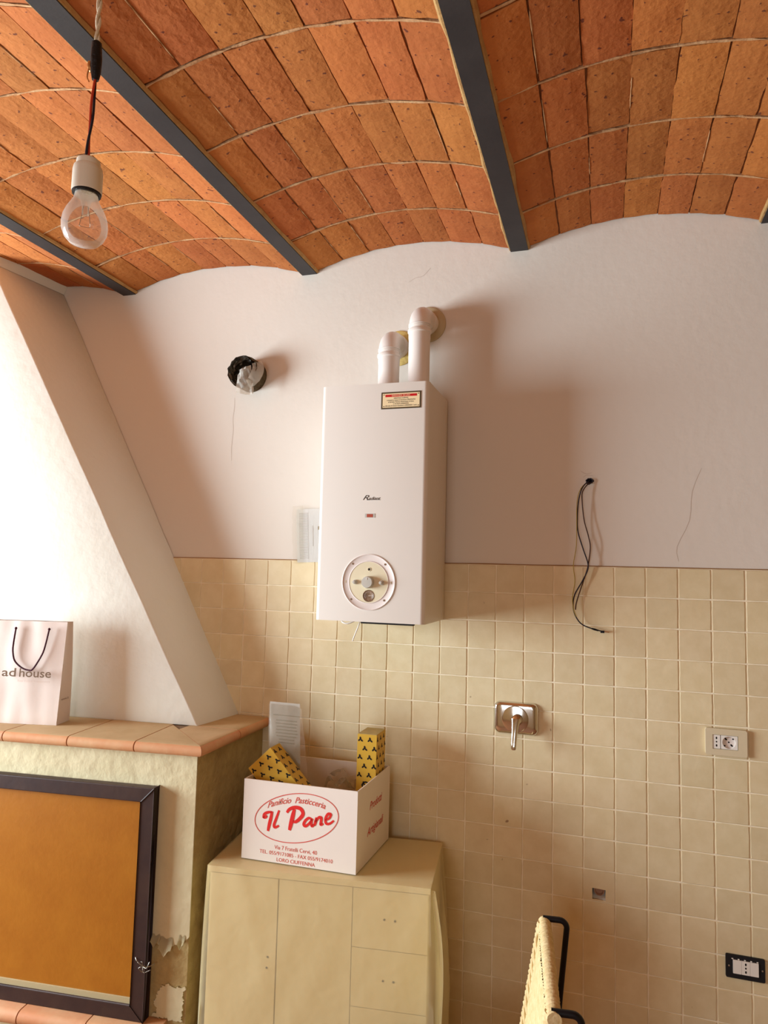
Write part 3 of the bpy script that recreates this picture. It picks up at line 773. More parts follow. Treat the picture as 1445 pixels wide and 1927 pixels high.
# script lettering, badge, guarantee plate
bm = BM(); text(bm, 'R', (0.7205, BY, 2.0665), X1, Z1, 0.0165, width=0.0235, shear=0.45)
text(bm, 'adiant', (0.7525, BY, 2.0668), X1, Z1, 0.0105, width=0.045, shear=0.45, bold=0.01)
ribbon(bm, [(0.0, 0.0), (0.02, 0.0008), (0.05, 0.0006)], 0.0012, (0.727, BY, 2.0662), X1, Z1)
obj('script_lettering', bm, 'ink', bl, label='small dark script lettering on the front')
obj('badge', boxbm((0.7215, BY-0.0012, 2.0045), (0.7575, BY+0.001, 2.0185)), 'knob', bl, bevel=0.0006)
obj('badge_emblem', boxbm((0.7285, BY-0.0018, 2.006), (0.7505, BY, 2.017)), 'badge', bl)
gp = obj('guarantee_plate', boxbm((0.7705, BY-0.0016, 2.3835), (0.914, BY+0.001, 2.4430)), 'plateb', bl, label='cream guarantee plate with brown border and red band')
obj('plate_field', boxbm((0.7758, BY-0.0020, 2.3885), (0.9088, BY, 2.4380)), 'platec', gp)
obj('plate_band', boxbm((0.7855, BY-0.0024, 2.4255), (0.8990, BY, 2.4340)), 'platered', gp)
bm = BM(); text(bm, 'GARANZIA SICURA', (0.842, BY-0.0024, 2.4272), X1, Z1, 0.0052, width=0.066); obj('plate_title', bm, 'platec', gp)
bm = BM()
for i, (s, wd) in enumerate((('GENTILE CLIENTE', 0.052), ('richieda la messa in funzione GRATUITA', 0.103), ('al Servizio Tecnico Autorizzato di Zona', 0.092), ("e' LA SUA GARANZIA", 0.056), ('dalla data di messa in funzione in GARANZIA 1 anno', 0.114))):
    text(bm, s, (0.842, BY-0.0020, 2.4185 - 0.0066*i), X1, Z1, 0.0042, width=wd, bold=0.012)
for sx in (0.7803, 0.9045):
    for sz in (2.3925, 2.4335): disc(bm, (sx, BY-0.0020, sz), X1, Z1, 0.0018, 0.0018, off=0.0006)
obj('plate_text', bm, 'ink', gp)
# flue pipes: each a riser, an elbow with socket beads, and a wall rosette
def flue(px_, ztop, label, foam):
    r = 0.040; yc = -0.130; ze = ztop - 0.040
    t = thing('flue_pipe', (px_, yc, 2.476), label, 'pipe', group='boiler flue pipes')
    R = 0.062
    zs = ze - R                                   # elbow starts here
    obj('riser', lathe(BM(), (px_, yc, 2.4765), Z1, [(r, 0), (r, zs - 2.4765 - 0.045), (r+0.0012, zs - 2.4765 - 0.035), (r+0.0012, zs - 2.4765 - 0.018),
        (r+0.0045, zs - 2.4765 - 0.015), (r+0.0045, zs - 2.4765 - 0.006), (r+0.002, zs - 2.4765 - 0.003), (r+0.0005, zs - 2.4765 - 0.002)], 40), 'flue', t, smooth=True)
    pts = [Vector((px_, yc, zs - 0.003)), Vector((px_, yc, zs + 0.008))]
    for i in range(1, 13):
        a = math.radians(90*i/12); pts.append(Vector((px_, yc + R - R*math.cos(a), zs + 0.008 + (R-0.008)*math.sin(a))))
    pts.append(Vector((px_, -0.028, ze)))
    e = obj('elbow', tube(BM(), pts, [r+0.0005] + [r]*(len(pts)-1), 40), 'flue', t, smooth=True)
    for h in (0.010, 0.017):
        obj('bead', lathe(BM(), (px_, yc, zs + h - 0.004), Z1, [(r-0.001, 0), (r+0.0026, 0.0012), (r+0.0026, 0.0024), (r-0.001, 0.0036)], 40, cap=False), 'flue', e, smooth=True)
    obj('pipe_socket', lathe(BM(), (px_, -0.001, ze), (0, -1, 0), [(r+0.004, 0), (r+0.004, 0.040), (r+0.002, 0.044), (r-0.001, 0.046)], 40), 'flue', e, smooth=True)
    obj('rosette', lathe(BM(), (px_, -0.0005, ze), (0, -1, 0), [(0.071, 0), (0.071, 0.004), (0.066, 0.008), (0.042, 0.010)], 48), foam, t, smooth=True)
    obj('boiler_collar', lathe(BM(), (px_, yc, 2.4765), Z1, [(r+0.007, 0), (r+0.007, 0.007), (r+0.002, 0.010)], 40), 'rosette', t, smooth=True)
flue(0.738, 2.742, 'shorter white flue pipe elbow on the left of the boiler top', 'foam')
flue(0.855, 2.828, 'taller white flue pipe elbow on the right of the boiler top', 'rosette')

# paper in a clear sleeve, taped to the wall behind the boiler
dp = thing('paper_in_sleeve', (0.385, -0.011, 1.845), 'white printed paper in a clear sleeve tucked behind the boiler', 'document')
def pp(a, b, dy): return (0.311 + 0.19*a + 0.012*(1-b), -0.0125 - dy - 0.004*math.sin(3*b)*(1-a), 1.842 + 0.228*b + 0.008*a)
def sheetbm(fn, nu, nv, th):
    bm = BM(); grid(bm, fn, nu, nv); bmesh.ops.solidify(bm, geom=bm.faces[:], thickness=th); return bm
obj('paper', sheetbm(lambda a, b: pp(0.07+0.93*a, 0.02+0.94*b, 0.0), 6, 8, 0.0006), 'paper', dp)
bm = BM()
for a0, a1, b0, b1, rows in ((0.13, 0.33, 0.08, 0.90, 34),):
    for i in range(rows):
        b = b0 + (b1-b0)*i/rows
        q = [pp(a0, b, 0.0012), pp(a1, b, 0.0012), pp(a1, b+0.013, 0.0012), pp(a0, b+0.013, 0.0012)]
        bm.faces.new([bm.verts.new(p) for p in q])
q = [pp(0.43, 0.3, 0.0012), pp(0.445, 0.3, 0.0012), pp(0.445, 0.66, 0.0012), pp(0.43, 0.66, 0.0012)]; bm.faces.new([bm.verts.new(p) for p in q])
obj('small_print', bm, 'print_', dp)
bm = BM()
for k in range(3):
    q = [pp(0.555+0.05*k, 0.585, 0.0012), pp(0.595+0.05*k, 0.585, 0.0012), pp(0.595+0.05*k, 0.645, 0.0012), pp(0.555+0.05*k, 0.645, 0.0012)]; bm.faces.new([bm.verts.new(p) for p in q])
obj('dark_print', bm, 'printd', dp)
def slv(a, b):
    x, y, z = pp(a*1.02-0.02, b*1.02, 0.003)
    k = max(0, 1-a*4)
    return (x + 0.004*k*noise.noise(Vector((0, b*9, 1))), y - 0.006*k*abs(noise.noise(Vector((a*9, b*11, 0)))) - 0.002*noise.noise(Vector((a*6, b*6, 2))), z)
bm = BM(); grid(bm, lambda a, b: slv(a*0.24, b), 10, 28)
obj('clear_sleeve', bm, 'sleeve', dp, smooth=True)

# open flue stub stuffed with foil and a torn bag
fs = thing('open_flue_stub', (FL[0], -0.02, FL[1]-0.07), 'open sooty flue stub stuffed with foil and torn clear plastic', 'flue hole')
def jag(bm, r0, r1, y0, y1, seed, n=44, amp=0.012):
    r = random.Random(seed); A = []; Bq = []
    for i in range(n):
        a = 2*math.pi*i/n; e = r.uniform(-amp, amp)
        A.append(bm.verts.new((FL[0]+r0*math.cos(a), y0, FL[1]+r0*math.sin(a)))); Bq.append(bm.verts.new((FL[0]+(r1+e*0.3)*math.cos(a), y1 + e, FL[1]+(r1+e*0.3)*math.sin(a))))
    for i in range(n): bm.faces.new((A[i], A[(i+1) % n], Bq[(i+1) % n], Bq[i]))
bm = BM(); jag(bm, 0.066, 0.066, 0.20, -0.085, 3, amp=0.010); bmesh.ops.solidify(bm, geom=bm.faces[:], thickness=0.004)
obj('pipe_stub', bm, 'soot', fs, smooth=True)
bm = BM(); 
def crumple(a, b):
    ang = math.radians(70 + 200*a); rr = 0.063 - 0.016*b + 0.007*noise.noise(Vector((a*9, b*6, 1)))
    y = -0.092 + 0.09*b + 0.010*noise.noise(Vector((a*11, b*9, 5)))
    return (FL[0] + rr*math.cos(ang), y, FL[1] + rr*math.sin(ang))
grid(bm, crumple, 26, 8); bmesh.ops.solidify(bm, geom=bm.faces[:], thickness=0.001)
obj('foil_lining', bm, 'alu', fs)
bm = lathe(BM(), (FL[0], 0.10, FL[1]), (0, 1, 0), [(0.064, 0), (0.064, 0.005), (0.001, 0.006)], 28)
obj('dark_plug', bm, 'dark', fs)
bm = BM()
def torn(a, b):
    x = FL[0] - 0.004 + 0.052*a + 0.012*b*(a-0.3); z = FL[1] + 0.002 - 0.098*b + 0.016*a*(1-b) - 0.006*math.sin(3*a)
    y = -0.100 - 0.016*math.sin(3.0*a + 2*b) - 0.010*noise.noise(Vector((a*5, b*5, 2)))
    return (x, y, z)
grid(bm, torn, 10, 14)
def torn2(a, b):
    ang = math.radians(-70 + 110*a); rr = 0.045 + 0.032*b
    return (FL[0] + 0.008 + rr*math.cos(ang), -0.094 - 0.012*math.sin(4*a+b) + 0.03*b, FL[1] + rr*math.sin(ang) + 0.005*noise.noise(Vector((a*7, b*4, 8))))
grid(bm, torn2, 14, 5); bmesh.ops.solidify(bm, geom=bm.faces[:], thickness=0.0006)
obj('torn_plastic', bm, 'torn', fs, smooth=True)

# loose electrical wires from the hole in the wall
ew = thing('loose_wires', (WH[0], -0.01, WH[1]), 'loose black wires hanging from a hole in the plaster', 'wires')
def wire(name, pts, r, m):
    bm = BM(); tube(bm, spline(pts, 8), r, 8); obj(name, bm, m, ew, smooth=True)
wire('wire', [(1.468, 0.03, 2.166), (1.460, -0.012, 2.160), (1.438, -0.026, 2.135), (1.425, -0.03, 2.086), (1.421, -0.03, 2.02), (1.424, -0.03, 1.975), (1.440, -0.03, 1.92), (1.457, -0.028, 1.867),
              (1.455, -0.028, 1.84), (1.436, -0.028, 1.800), (1.413, -0.028, 1.757), (1.407, -0.028, 1.720), (1.414, -0.028, 1.685), (1.435, -0.026, 1.655), (1.470, -0.022, 1.640), (1.500, -0.02, 1.633)], 0.0021, 'wireblack')
wire('wire', [(1.472, 0.03, 2.158), (1.462, -0.012, 2.154), (1.440, -0.022, 2.125), (1.437, -0.024, 2.09), (1.444, -0.024, 2.02), (1.458, -0.024, 1.965), (1.465, -0.024, 1.925), (1.459, -0.024, 1.868),
              (1.450, -0.024, 1.83), (1.432, -0.024, 1.775), (1.418, -0.024, 1.728), (1.415, -0.024, 1.703)], 0.0019, 'wirebrown')
wire('earth_wire', [(1.466, 0.03, 2.170), (1.456, -0.012, 2.158), (1.432, -0.028, 2.130), (1.420, -0.032, 2.08), (1.419, -0.032, 1.98), (1.417, -0.032, 1.92), (1.408, -0.032, 1.858), (1.413, -0.032, 1.804), (1.405, -0.032, 1.745),
                    (1.409, -0.03, 1.705), (1.418, -0.03, 1.68)], 0.0013, 'wireyellow')
bm = BM(); tube(bm, [(1.470, -0.022, 1.640), (1.478, -0.022, 1.638), (1.492, -0.021, 1.634)], [0.0028, 0.0036, 0.0028], 8); box(bm, (1.499, -0.026, 1.6265), (1.512, -0.016, 1.6345))
obj('taped_end', bm, 'tape', ew)
bm = BM(); tube(bm, spline([(1.510, -0.02, 1.632), (1.519, -0.02, 1.631), (1.527, -0.021, 1.6285)], 4), 0.0011, 6); obj('bare_end', bm, 'copper', ew)
bm = BM()
for k in range(7):
    a = k*0.9; tube(bm, spline([(WH[0]-0.006, 0.02, WH[1]), (WH[0]+0.010*math.cos(a), -0.004, WH[1]+0.008*math.sin(a)), (WH[0]+0.012*math.cos(a+1.2), -0.008, WH[1]+0.009*math.sin(a+1.2)), (WH[0], 0.02, WH[1])], 5), 0.002, 6)
obj('wire_coil', bm, 'wireblack', ew, smooth=True)

# ------------------------------------------------------------------ mixer valve
mv = thing('wall_mixer', (1.211, -0.0105, 1.31), 'chrome wall mixer valve with a single lever on the tiles', 'tap')
MP = (1.211, 1.310)
bm = BM()
lay = [(0.157, 0.113, 0.022, -0.0100), (0.157, 0.113, 0.022, -0.0135), (0.150, 0.106, 0.020, -0.0215), (0.142, 0.098, 0.018, -0.0245), (0.120, 0.080, 0.014, -0.0255)]
rings = [[bm.verts.new((x, y, z)) for x, z in rrect(MP[0], MP[1], w_, h_, r_)] for w_, h_, r_, y in lay]
for A_, B_ in zip(rings, rings[1:]):
    n = len(A_)
    for i in range(n): bm.faces.new((A_[i], A_[(i+1) % n], B_[(i+1) % n], B_[i]))
bm.faces.new(rings[-1]); bm.faces.new(rings[0][::-1])
obj('cover_plate', bm, 'chrome', mv, smooth=True)
obj('raised_disc', lathe(BM(), (MP[0]-0.002, -0.0250, MP[1]-0.002), (0, -1, 0), [(0.047, 0), (0.046, 0.0022), (0.043, 0.003), (0.001, 0.0045)], 48), 'chrome', mv, smooth=True)
obj('cartridge', lathe(BM(), (MP[0]+0.006, -0.027, MP[1]+0.0), (0, -1, 0), [(0.0175, 0), (0.0175, 0.026), (0.015, 0.03)], 32), 'black', mv, smooth=True)
obj('lever_hub', lathe(BM(), (MP[0]+0.006, -0.034, MP[1]-0.001), (0, -1, 0), [(0.0188, 0.004), (0.0192, 0.022), (0.017, 0.031), (0.011, 0.035), (0.001, 0.036)], 32), 'chrome', mv, smooth=True)
bm = BM()
lv = [((1.217, -0.060, 1.316), 0.0175, 0.010), ((1.215, -0.066, 1.298), 0.0135, 0.009), ((1.213, -0.074, 1.270), 0.0105, 0.0075), ((1.212, -0.082, 1.240), 0.0095, 0.006), ((1.2115, -0.088, 1.220), 0.0088, 0.005), ((1.2115, -0.089, 1.216), 0.006, 0.003)]
prev = None
for c, a_, b_ in lv:
    cur = [bm.verts.new((c[0] + a_*math.copysign(abs(math.cos(t))**0.7, math.cos(t)), c[1] + b_*math.copysign(abs(math.sin(t))**0.7, math.sin(t)), c[2])) for t in [2*math.pi*i/20 for i in range(20)]]
    if prev:
        for i in range(20): bm.faces.new((prev[i], prev[(i+1) % 20], cur[(i+1) % 20], cur[i]))
    else: bm.faces.new(cur)
    prev = cur
bm.faces.new(prev)
obj('lever', bm, 'chrome', mv, smooth=True)

# ------------------------------------------------------------------ sockets
so = thing('wall_socket', (1.891, -0.0105, 1.291), 'beige double wall socket with white modules on the tiles', 'socket')
SX, SZ = 1.891, 1.2915
def yflat(outline, holes, y0, th): return flat(outline, holes, th, lambda x, z, h: (x, y0 - h, z))
obj('cover_plate', yflat(rrect(SX, SZ, 0.124, 0.086, 0.006), [[(1.850, 1.2685), (1.850, 1.3145), (1.9265, 1.3145), (1.9265, 1.2685)]], -0.0098, 0.0115), 'sockplate', so, bevel=0.002)
obj('back_box', boxbm((1.8503, -0.012, 1.2688), (1.9262, -0.0098, 1.3142)), 'modgap', so)
m1 = obj('socket_module', yflat(rrect(1.8622, SZ, 0.0225, 0.0435, 0.001), [], -0.012, 0.0075), 'white', so, bevel=0.0006)
for dz in (-0.012, 0.0, 0.012):
    bm = BM(); disc(bm, (1.8622, -0.0197, SZ+dz), X1, Z1, 0.0024, 0.0042 if dz else 0.0028, 12); obj('pin_slot', bm, 'dark', m1)
m2 = obj('socket_module', yflat(rrect(1.9002, SZ, 0.0495, 0.0435, 0.001), [circ(1.8995, SZ, 0.0198, 30)[::-1]], -0.012, 0.0075), 'white', so, bevel=0.0005)
obj('round_well', lathe(BM(), (1.8995, -0.0118, SZ), (0, -1, 0), [(0.0196, 0.0), (0.0196, 0.0008), (0.001, 0.0009)], 30), 'ring', m2)
for dx, dz, big in ((-0.0085, 0.0095, 1), (0, 0, 0), (0.0085, -0.0095, 1), (-0.012, -0.012, 0), (0.013, 0.011, 0)):
    u_ = Vector((1, 0, -1)).normalized(); v_ = Vector((1, 0, 1)).normalized()
    bm = BM(); disc(bm, (1.8995+dx, -0.0130, SZ+dz), u_, v_, 0.0048 if big else 0.0028, 0.0028 if big else 0.0026, 12); obj('pin_slot', bm, 'dark', m2)
s2 = thing('uncovered_socket', (1.937, -0.0105, 0.595), 'black socket frame without cover plate and three white modules', 'socket')
obj('mounting_frame', yflat(rrect(1.9365, 0.5955, 0.113, 0.071, 0.005), [[(1.9000, 0.5755), (1.9000, 0.6175), (1.9745, 0.6175), (1.9745, 0.5755)]], -0.0098, 0.006), 'black', s2, bevel=0.001)
bm = BM()
for k in range(5): box(bm, (1.897 + 0.018*k, -0.0162, 0.6175), (1.902 + 0.018*k, -0.0150, 0.6205))
obj('frame_clips', bm, 'white', s2)
obj('back_box', boxbm((1.9003, -0.011, 0.5758), (1.9742, -0.0099, 0.6172)), 'modgap', s2)
for k in range(3):
    cx = 1.9128 + 0.0246*k
    mo = obj('socket_module', yflat(rrect(cx, 0.5965, 0.0240, 0.0410, 0.0008), [], -0.011, 0.008), 'white', s2, bevel=0.0006)
    if k == 1:
        for dz in (-0.0115, 0.0, 0.0115):
            bm = BM(); disc(bm, (cx, -0.0192, 0.5965+dz), X1, Z1, 0.0026, 0.0042 if dz else 0.0030, 12); obj('pin_slot', bm, 'dark', mo)
for sx in (1.8895, 1.9855):
    obj('screw', lathe(BM(), (sx, -0.0156, 0.596), (0, -1, 0), [(0.0026, 0), (0.0026, 0.0012), (0.0005, 0.0016)], 12), 'brass', s2)

# ------------------------------------------------------------------ hanging bulb
hb = thing('hanging_bulb', (0.834, -1.835, 2.256), 'clear light bulb in a white holder hanging from twisted wires', 'lamp')
ax = Vector((0.834, -1.835, 0))
PB = [(0.0005, 2.2560), (0.010, 2.2566), (0.019, 2.2600), (0.0255, 2.2670), (0.0292, 2.2760), (0.0300, 2.2850), (0.0288, 2.2945), (0.0252, 2.3045), (0.0205, 2.3130), (0.0168, 2.3200), (0.0152, 2.3270), (0.0148, 2.3330)]
bm = lathe(BM(), (ax.x, ax.y, 0), Z1, PB, 40, cap=False)
bmesh.ops.solidify(bm, geom=bm.faces[:], thickness=0.0006)
obj('glass_bulb', bm, 'glass', hb, smooth=True)
bm = lathe(BM(), (ax.x, ax.y, 2.300), Z1, [(0.0045, 0), (0.005, 0.012), (0.009, 0.026), (0.013, 0.034)], 16)
stem = obj('glass_stem', bm, 'glass', hb, smooth=True)
bm = BM()
for s in (-1, 1): tube(bm, [(ax.x + s*0.002, ax.y, 2.322), (ax.x + s*0.009, ax.y, 2.286)], 0.0004, 5)
tube(bm, spline([(ax.x - 0.009, ax.y, 2.286), (ax.x - 0.004, ax.y - 0.004, 2.283), (ax.x + 0.004, ax.y + 0.004, 2.283), (ax.x + 0.009, ax.y, 2.286)], 6), 0.0003, 5)
obj('filament', bm, 'filament', stem)
obj('screw_cap', lathe(BM(), (ax.x, ax.y, 2.327), Z1, [(0.0150, 0), (0.0152, 0.004), (0.0135, 0.006), (0.0138, 0.02)], 24), 'brass', hb, smooth=True)
hold = obj('lamp_holder', lathe(BM(), (ax.x, ax.y, 2.331), Z1, [(0.0165, 0.004), (0.0192, 0.0), (0.0198, 0.002), (0.0196, 0.030), (0.0186, 0.036), (0.0160, 0.0385), (0.0155, 0.0455), (0.0135, 0.0475), (0.002, 0.048)], 36, cap=False), 'ceramic', hb, smooth=True)
obj('holder_rim', lathe(BM(), (ax.x, ax.y, 2.3285), Z1, [(0.0155, 0), (0.0186, 0.0), (0.0188, 0.004), (0.0160, 0.006)], 36, cap=False), 'black', hold, smooth=True)
cx0 = [Vector((0.834, -1.838, 2.376)), Vector((0.836, -1.840, 2.40)), Vector((0.8395, -1.841, 2.43)), Vector((0.842, -1.843, 2.46)), Vector((0.845, -1.844, 2.495))]
path = spline(cx0, 8)
for s, m_ in ((1, 'wirered'), (-1, 'wireblack')):
    pts = []
    for i, p in enumerate(path):
        a = 0.6 + 5.2*i/len(path)
        pts.append(p + Vector((math.cos(a), math.sin(a), 0))*0.0018*s)
    obj('wire', tube(BM(), pts, 0.0017, 8), m_, hb, smooth=True, label='red wire' if s == 1 else 'black wire')
bm = BM(); tube(bm, [Vector((0.8450, -1.8445, 2.487)), Vector((0.8455, -1.845, 2.497)), Vector((0.8465, -1.8465, 2.515)), Vector((0.847, -1.848, 2.538)), Vector((0.847, -1.848, 2.541))], [0.0045, 0.0066, 0.0076, 0.0066, 0.003], 14)
obj('tape_wrap', bm, 'tape', hb, smooth=True)
bm = BM(); tube(bm, spline([(0.840, -1.846, 2.500), (0.8375, -1.848, 2.505), (0.838, -1.848, 2.512)], 4), 0.0034, 8)
tube(bm, spline([(0.838, -1.850, 2.502), (0.836, -1.850, 2.49), (0.8395, -1.85, 2.482)], 4), 0.001, 6)
obj('bare_splice', bm, 'copper', hb, smooth=True)
bm = BM()
for s in (0, 1):
    pts = []
    for i in range(121):
        t = i/120; a = s*math.pi + t*70
        pts.append(Vector((0.847 + 0.010*t, -1.848 - 0.008*t, 2.538 + 0.565*t)) + Vector((math.cos(a), math.sin(a), 0))*0.0019)
    tube(bm, pts, 0.0021, 7)
obj('twisted_flex', bm, 'wirewhite', hb, smooth=True)
bm = BM(); lathe(bm, (0.857, -1.856, 3.100), Z1, [(0.012, 0), (0.012, 0.03)], 16)
obj('ceiling_hook', bm, 'steel', hb)

# ------------------------------------------------------------------ covered cabinet
ca = math.radians(7.4)
CW, CD, CH = 0.727, 0.372, 0.850
cb = thing('covered_cabinet', (0.278, -0.493, 0), 'cream low cabinet under a clear plastic dust sheet', 'cabinet', rotz=ca)
obj('carcass', lbox((0.004, 0.016, 0.06), (CW-0.004, CD, CH-0.019)), 'cabinet', cb, local=True, bevel=0.002)
obj('plinth', lbox((0.02, 0.05, 0.0), (CW-0.02, CD-0.02, 0.06)), 'cabinet', cb, local=True)
obj('worktop', lbox((0.0, 0.0, CH-0.019), (CW, CD, CH)), 'cabinet', cb, local=True, bevel=0.003)
def front(name, x0, x1, z0, z1, holes):
    f = obj(name, lbox((x0, 0.003, z0), (x1, 0.0165, z1)), 'cabinet', cb, local=True, bevel=0.0015)
    for hx_, hz_ in holes:
        obj('handle_hole', lathe(BM(), (hx_, 0.0035, hz_), (0, -1, 0), [(0.0035, 0), (0.0035, 0.0012), (0.001, 0.0014)], 10), 'ink', f, local=True)
GP = 0.0022
front('door', 0.006, 0.239-GP, 0.065, CH-0.022, ((0.211, 0.587), (0.209, 0.554)))
front('door', 0.239+GP, 0.4825-GP/2, 0.065, CH-0.022, ())
front('drawer', 0.4825+GP/2, CW-0.006, 0.650+GP/2, CH-0.022, ((0.585, 0.741), (0.619, 0.740)))
front('drawer', 0.4825+GP/2, CW-0.006, 0.474+GP/2, 0.650-GP/2, ((0.585, 0.560), (0.618, 0.560)))
front('drawer', 0.4825+GP/2, CW-0.006, 0.270+GP/2, 0.474-GP/2, ((0.585, 0.38), (0.618, 0.38)))
front('drawer', 0.4825+GP/2, CW-0.006, 0.065, 0.270-GP/2, ((0.585, 0.18), (0.618, 0.18)))
ps = thing('plastic_sheet', (0.278, -0.493, 0), 'milky plastic dust sheet draped over the low cabinet', 'dust sheet', rotz=ca)
bm = BM()
e = 0.003; ztop = CH + 0.0022
# walk round three sides: left back -> left front -> right front -> right back
per = []
nL, nF, nR = 26, 60, 34
for i in range(nL+1): t = i/nL; per.append(('L', -e, CD*(1-t) - e*t, t))
for i in range(1, nF+1): t = i/nF; per.append(('F', -e + (CW+2*e)*t, -e, t))
for i in range(1, nR+1): t = i/nR; per.append(('R', CW+e, -e + (CD+e)*t, t))
cols = []
NZ = 30
for k, (sd, x, y, t) in enumerate(per):
    col = []
    for j in range(NZ+1):
        d = j/NZ; z = ztop - (ztop - 0.03)*d
        if sd == 'L':
            o_ = 0.030*math.sin(min(1, d*1.6)*math.pi*0.5)*(0.3 + 0.7*math.sin(math.pi*min(1, 0.12+0.8*t))) + 0.008*d*math.sin(16*t + 3*d)
            dx, dy = -o_, 0
        elif sd == 'R':
            o_ = 0.034*math.sin(min(1, d*2.2)*math.pi*0.5)*(0.35 + 0.65*math.sin(math.pi*min(1, 0.1+0.9*t))) + 0.013*min(1, d*3)*math.sin(13*t + 4*d) + 0.008*min(1, d*3)*noise.noise(Vector((t*6, d*5, 3)))
            dx, dy = max(o_, 0.0), 0
        else:
            o_ = 0.0022 + 0.0025*d + 0.0035*min(1, d*6)*(noise.noise(Vector((x*9 + d*4, d*3, 1))) + 0.55)
            pull = math.exp(-((x-0.10-0.25*d)/0.035)**2)*0.004*math.exp(-d*3) + math.exp(-((CW-x-0.25*d)/0.04)**2)*0.004*math.exp(-d*2)
            cl = max(0, d-0.1)
            sidepull = 0.028*min(1, cl*1.5)
            dx = -sidepull*max(0, 1-t*12) + sidepull*max(0, 1-(1-t)*12); dy = -max(o_, 0.001) - pull
        # right front corner: an upright pinched fold
        col.append(bm.verts.new((x+dx, y+dy, z)))
    cols.append(col)
for a_, b_ in zip(cols, cols[1:]):
    for j in range(NZ): bm.faces.new((a_[j], a_[j+1], b_[j+1], b_[j]))
bm.faces.new([c[0] for c in cols])
obj('draped_film', bm, 'sheet', ps, local=True, smooth=True)
bm = BM()          # folded hem that bunches at the right front corner
def hem(a, b): 
    z = ztop - 0.01 - 0.80*b; r_ = 0.010 + 0.016*math.sin(math.pi*min(1, b*1.5+0.05))
    ang = math.radians(-60 + 150*a)
    return (CW + 0.004 + 0.022*min(1, b*2) + r_*math.cos(ang) + 0.004*math.sin(9*b), -0.004 + r_*math.sin(ang)*0.8, z)
grid(bm, hem, 8, 24)
obj('corner_fold', bm, 'sheet', ps, local=True, smooth=True)

# ------------------------------------------------------------------ bakery carton on the cabinet
ZC = CH + 0.0045
bx = thing('bakery_carton', (0.555, -0.235, ZC), 'open white bakery carton with red lettering on the cabinet', 'box')
c0 = Vector((0.352, -0.412)); c1 = Vector((0.755, -0.402)); c2 = Vector((0.7625, -0.072)); c3 = Vector((0.360, -0.082))
H = 0.258; TW = 0.004
ctr = (c0+c1+c2+c3)/4
def wallpanel(a, b, name, h0=H, h1=H):
    d = (b-a).normalized(); n = Vector((d.y, -d.x))
    if n.dot(ctr-a) < 0: n = -n
    bm = BM()
    frustum(bm, [(a.x, a.y, ZC), (b.x, b.y, ZC), (b.x+n.x*TW, b.y+n.y*TW, ZC), (a.x+n.x*TW, a.y+n.y*TW, ZC)],
            [(a.x, a.y, ZC+h0), (b.x, b.y, ZC+h1), (b.x+n.x*TW, b.y+n.y*TW, ZC+h1), (a.x+n.x*TW, a.y+n.y*TW, ZC+h0)])
    return obj(name, bm, 'carton', bx, bevel=0.001)
pf = wallpanel(c0, c1, 'front_panel'); pr = wallpanel(c1, c2, 'side_panel'); wallpanel(c3, c2, 'back_panel'); wallpanel(c0, c3, 'side_panel')
obj('bottom_panel', prism(BM(), [tuple(c0 + (ctr-c0)*0.02), tuple(c1 + (ctr-c1)*0.02), tuple(c2 + (ctr-c2)*0.02), tuple(c3 + (ctr-c3)*0.02)], ZC, ZC+TW), 'kraft', bx)
fu = Vector((c1.x-c0.x, c1.y-c0.y, 0)).normalized()
def fpnt(x, z): s = (x - c0.x)/fu.x; return Vector((c0.x, c0.y, 0)) + fu*s + Vector((0, 0, z))
OC = fpnt(0.544, 1.005)
bm = BM()
ell = [(0.1475*math.cos(a)*math.cos(0.05) - 0.078*math.sin(a)*math.sin(0.05), 0.1475*math.cos(a)*math.sin(0.16) + 0.078*math.sin(a)) for a in [2*math.pi*i/72 for i in range(72)]]
ribbon(bm, ell, 0.0028, OC, fu, Z1, closed=True)
obj('oval_line', bm, 'redthin', pf)
bm = BM()
text(bm, 'Panificio  Pasticceria', OC + fu*-0.002 + Z1*0.048, fu, Z1, 0.0185, width=0.205, shear=0.35, bold=0.012, bend=lambda x: 0.10*x - 1.7*x*x)
obj('arched_lettering', bm, 'redthin', pf, label='thin red script lettering in an arc')
bm = BM(); S = []
B_ = 0.0105
def st(pts, w=B_): ribbon(bm, pts, w, OC, fu, Z1, taper=True, off=0.0009, k=7)
# brush letters, coordinates in metres from the oval's middle
st([(-0.117, -0.014), (-0.115, -0.002), (-0.104, 0.006), (-0.0875, 0.010)], 0.0095)                # I: entry hook
st([(-0.117, -0.012), (-0.110, -0.010), (-0.104, -0.004)], 0.009)
st([(-0.086, 0.012), (-0.090, -0.010), (-0.095, -0.032), (-0.099, -0.053)], 0.0115)
st([(-0.061, 0.018), (-0.070, -0.008), (-0.0775, -0.030), (-0.074, -0.038), (-0.060, -0.031)], 0.0095)  # l
st([(-0.007, 0.028), (-0.012, 0.005), (-0.017, -0.018), (-0.022, -0.041)], 0.0145)                       # P stem
st([(-0.033, 0.014), (-0.024, 0.026), (-0.004, 0.034), (0.016, 0.031), (0.024, 0.017), (0.015, 0.002), (0.000, -0.011), (-0.010, -0.012)], 0.0125)
st([(0.055, 0.003), (0.045, 0.006), (0.033, -0.004), (0.028, -0.016), (0.034, -0.021), (0.046, -0.012), (0.056, 0.003)], 0.0095)   # a
st([(0.058, 0.006), (0.054, -0.008), (0.057, -0.018), (0.065, -0.012)], 0.0095)
st([(0.072, 0.011), (0.069, -0.003), (0.065, -0.016)], 0.010)                                           # n
st([(0.069, -0.004), (0.079, 0.011), (0.088, 0.012), (0.088, 0.0), (0.087, -0.010), (0.096, -0.006)], 0.0095)
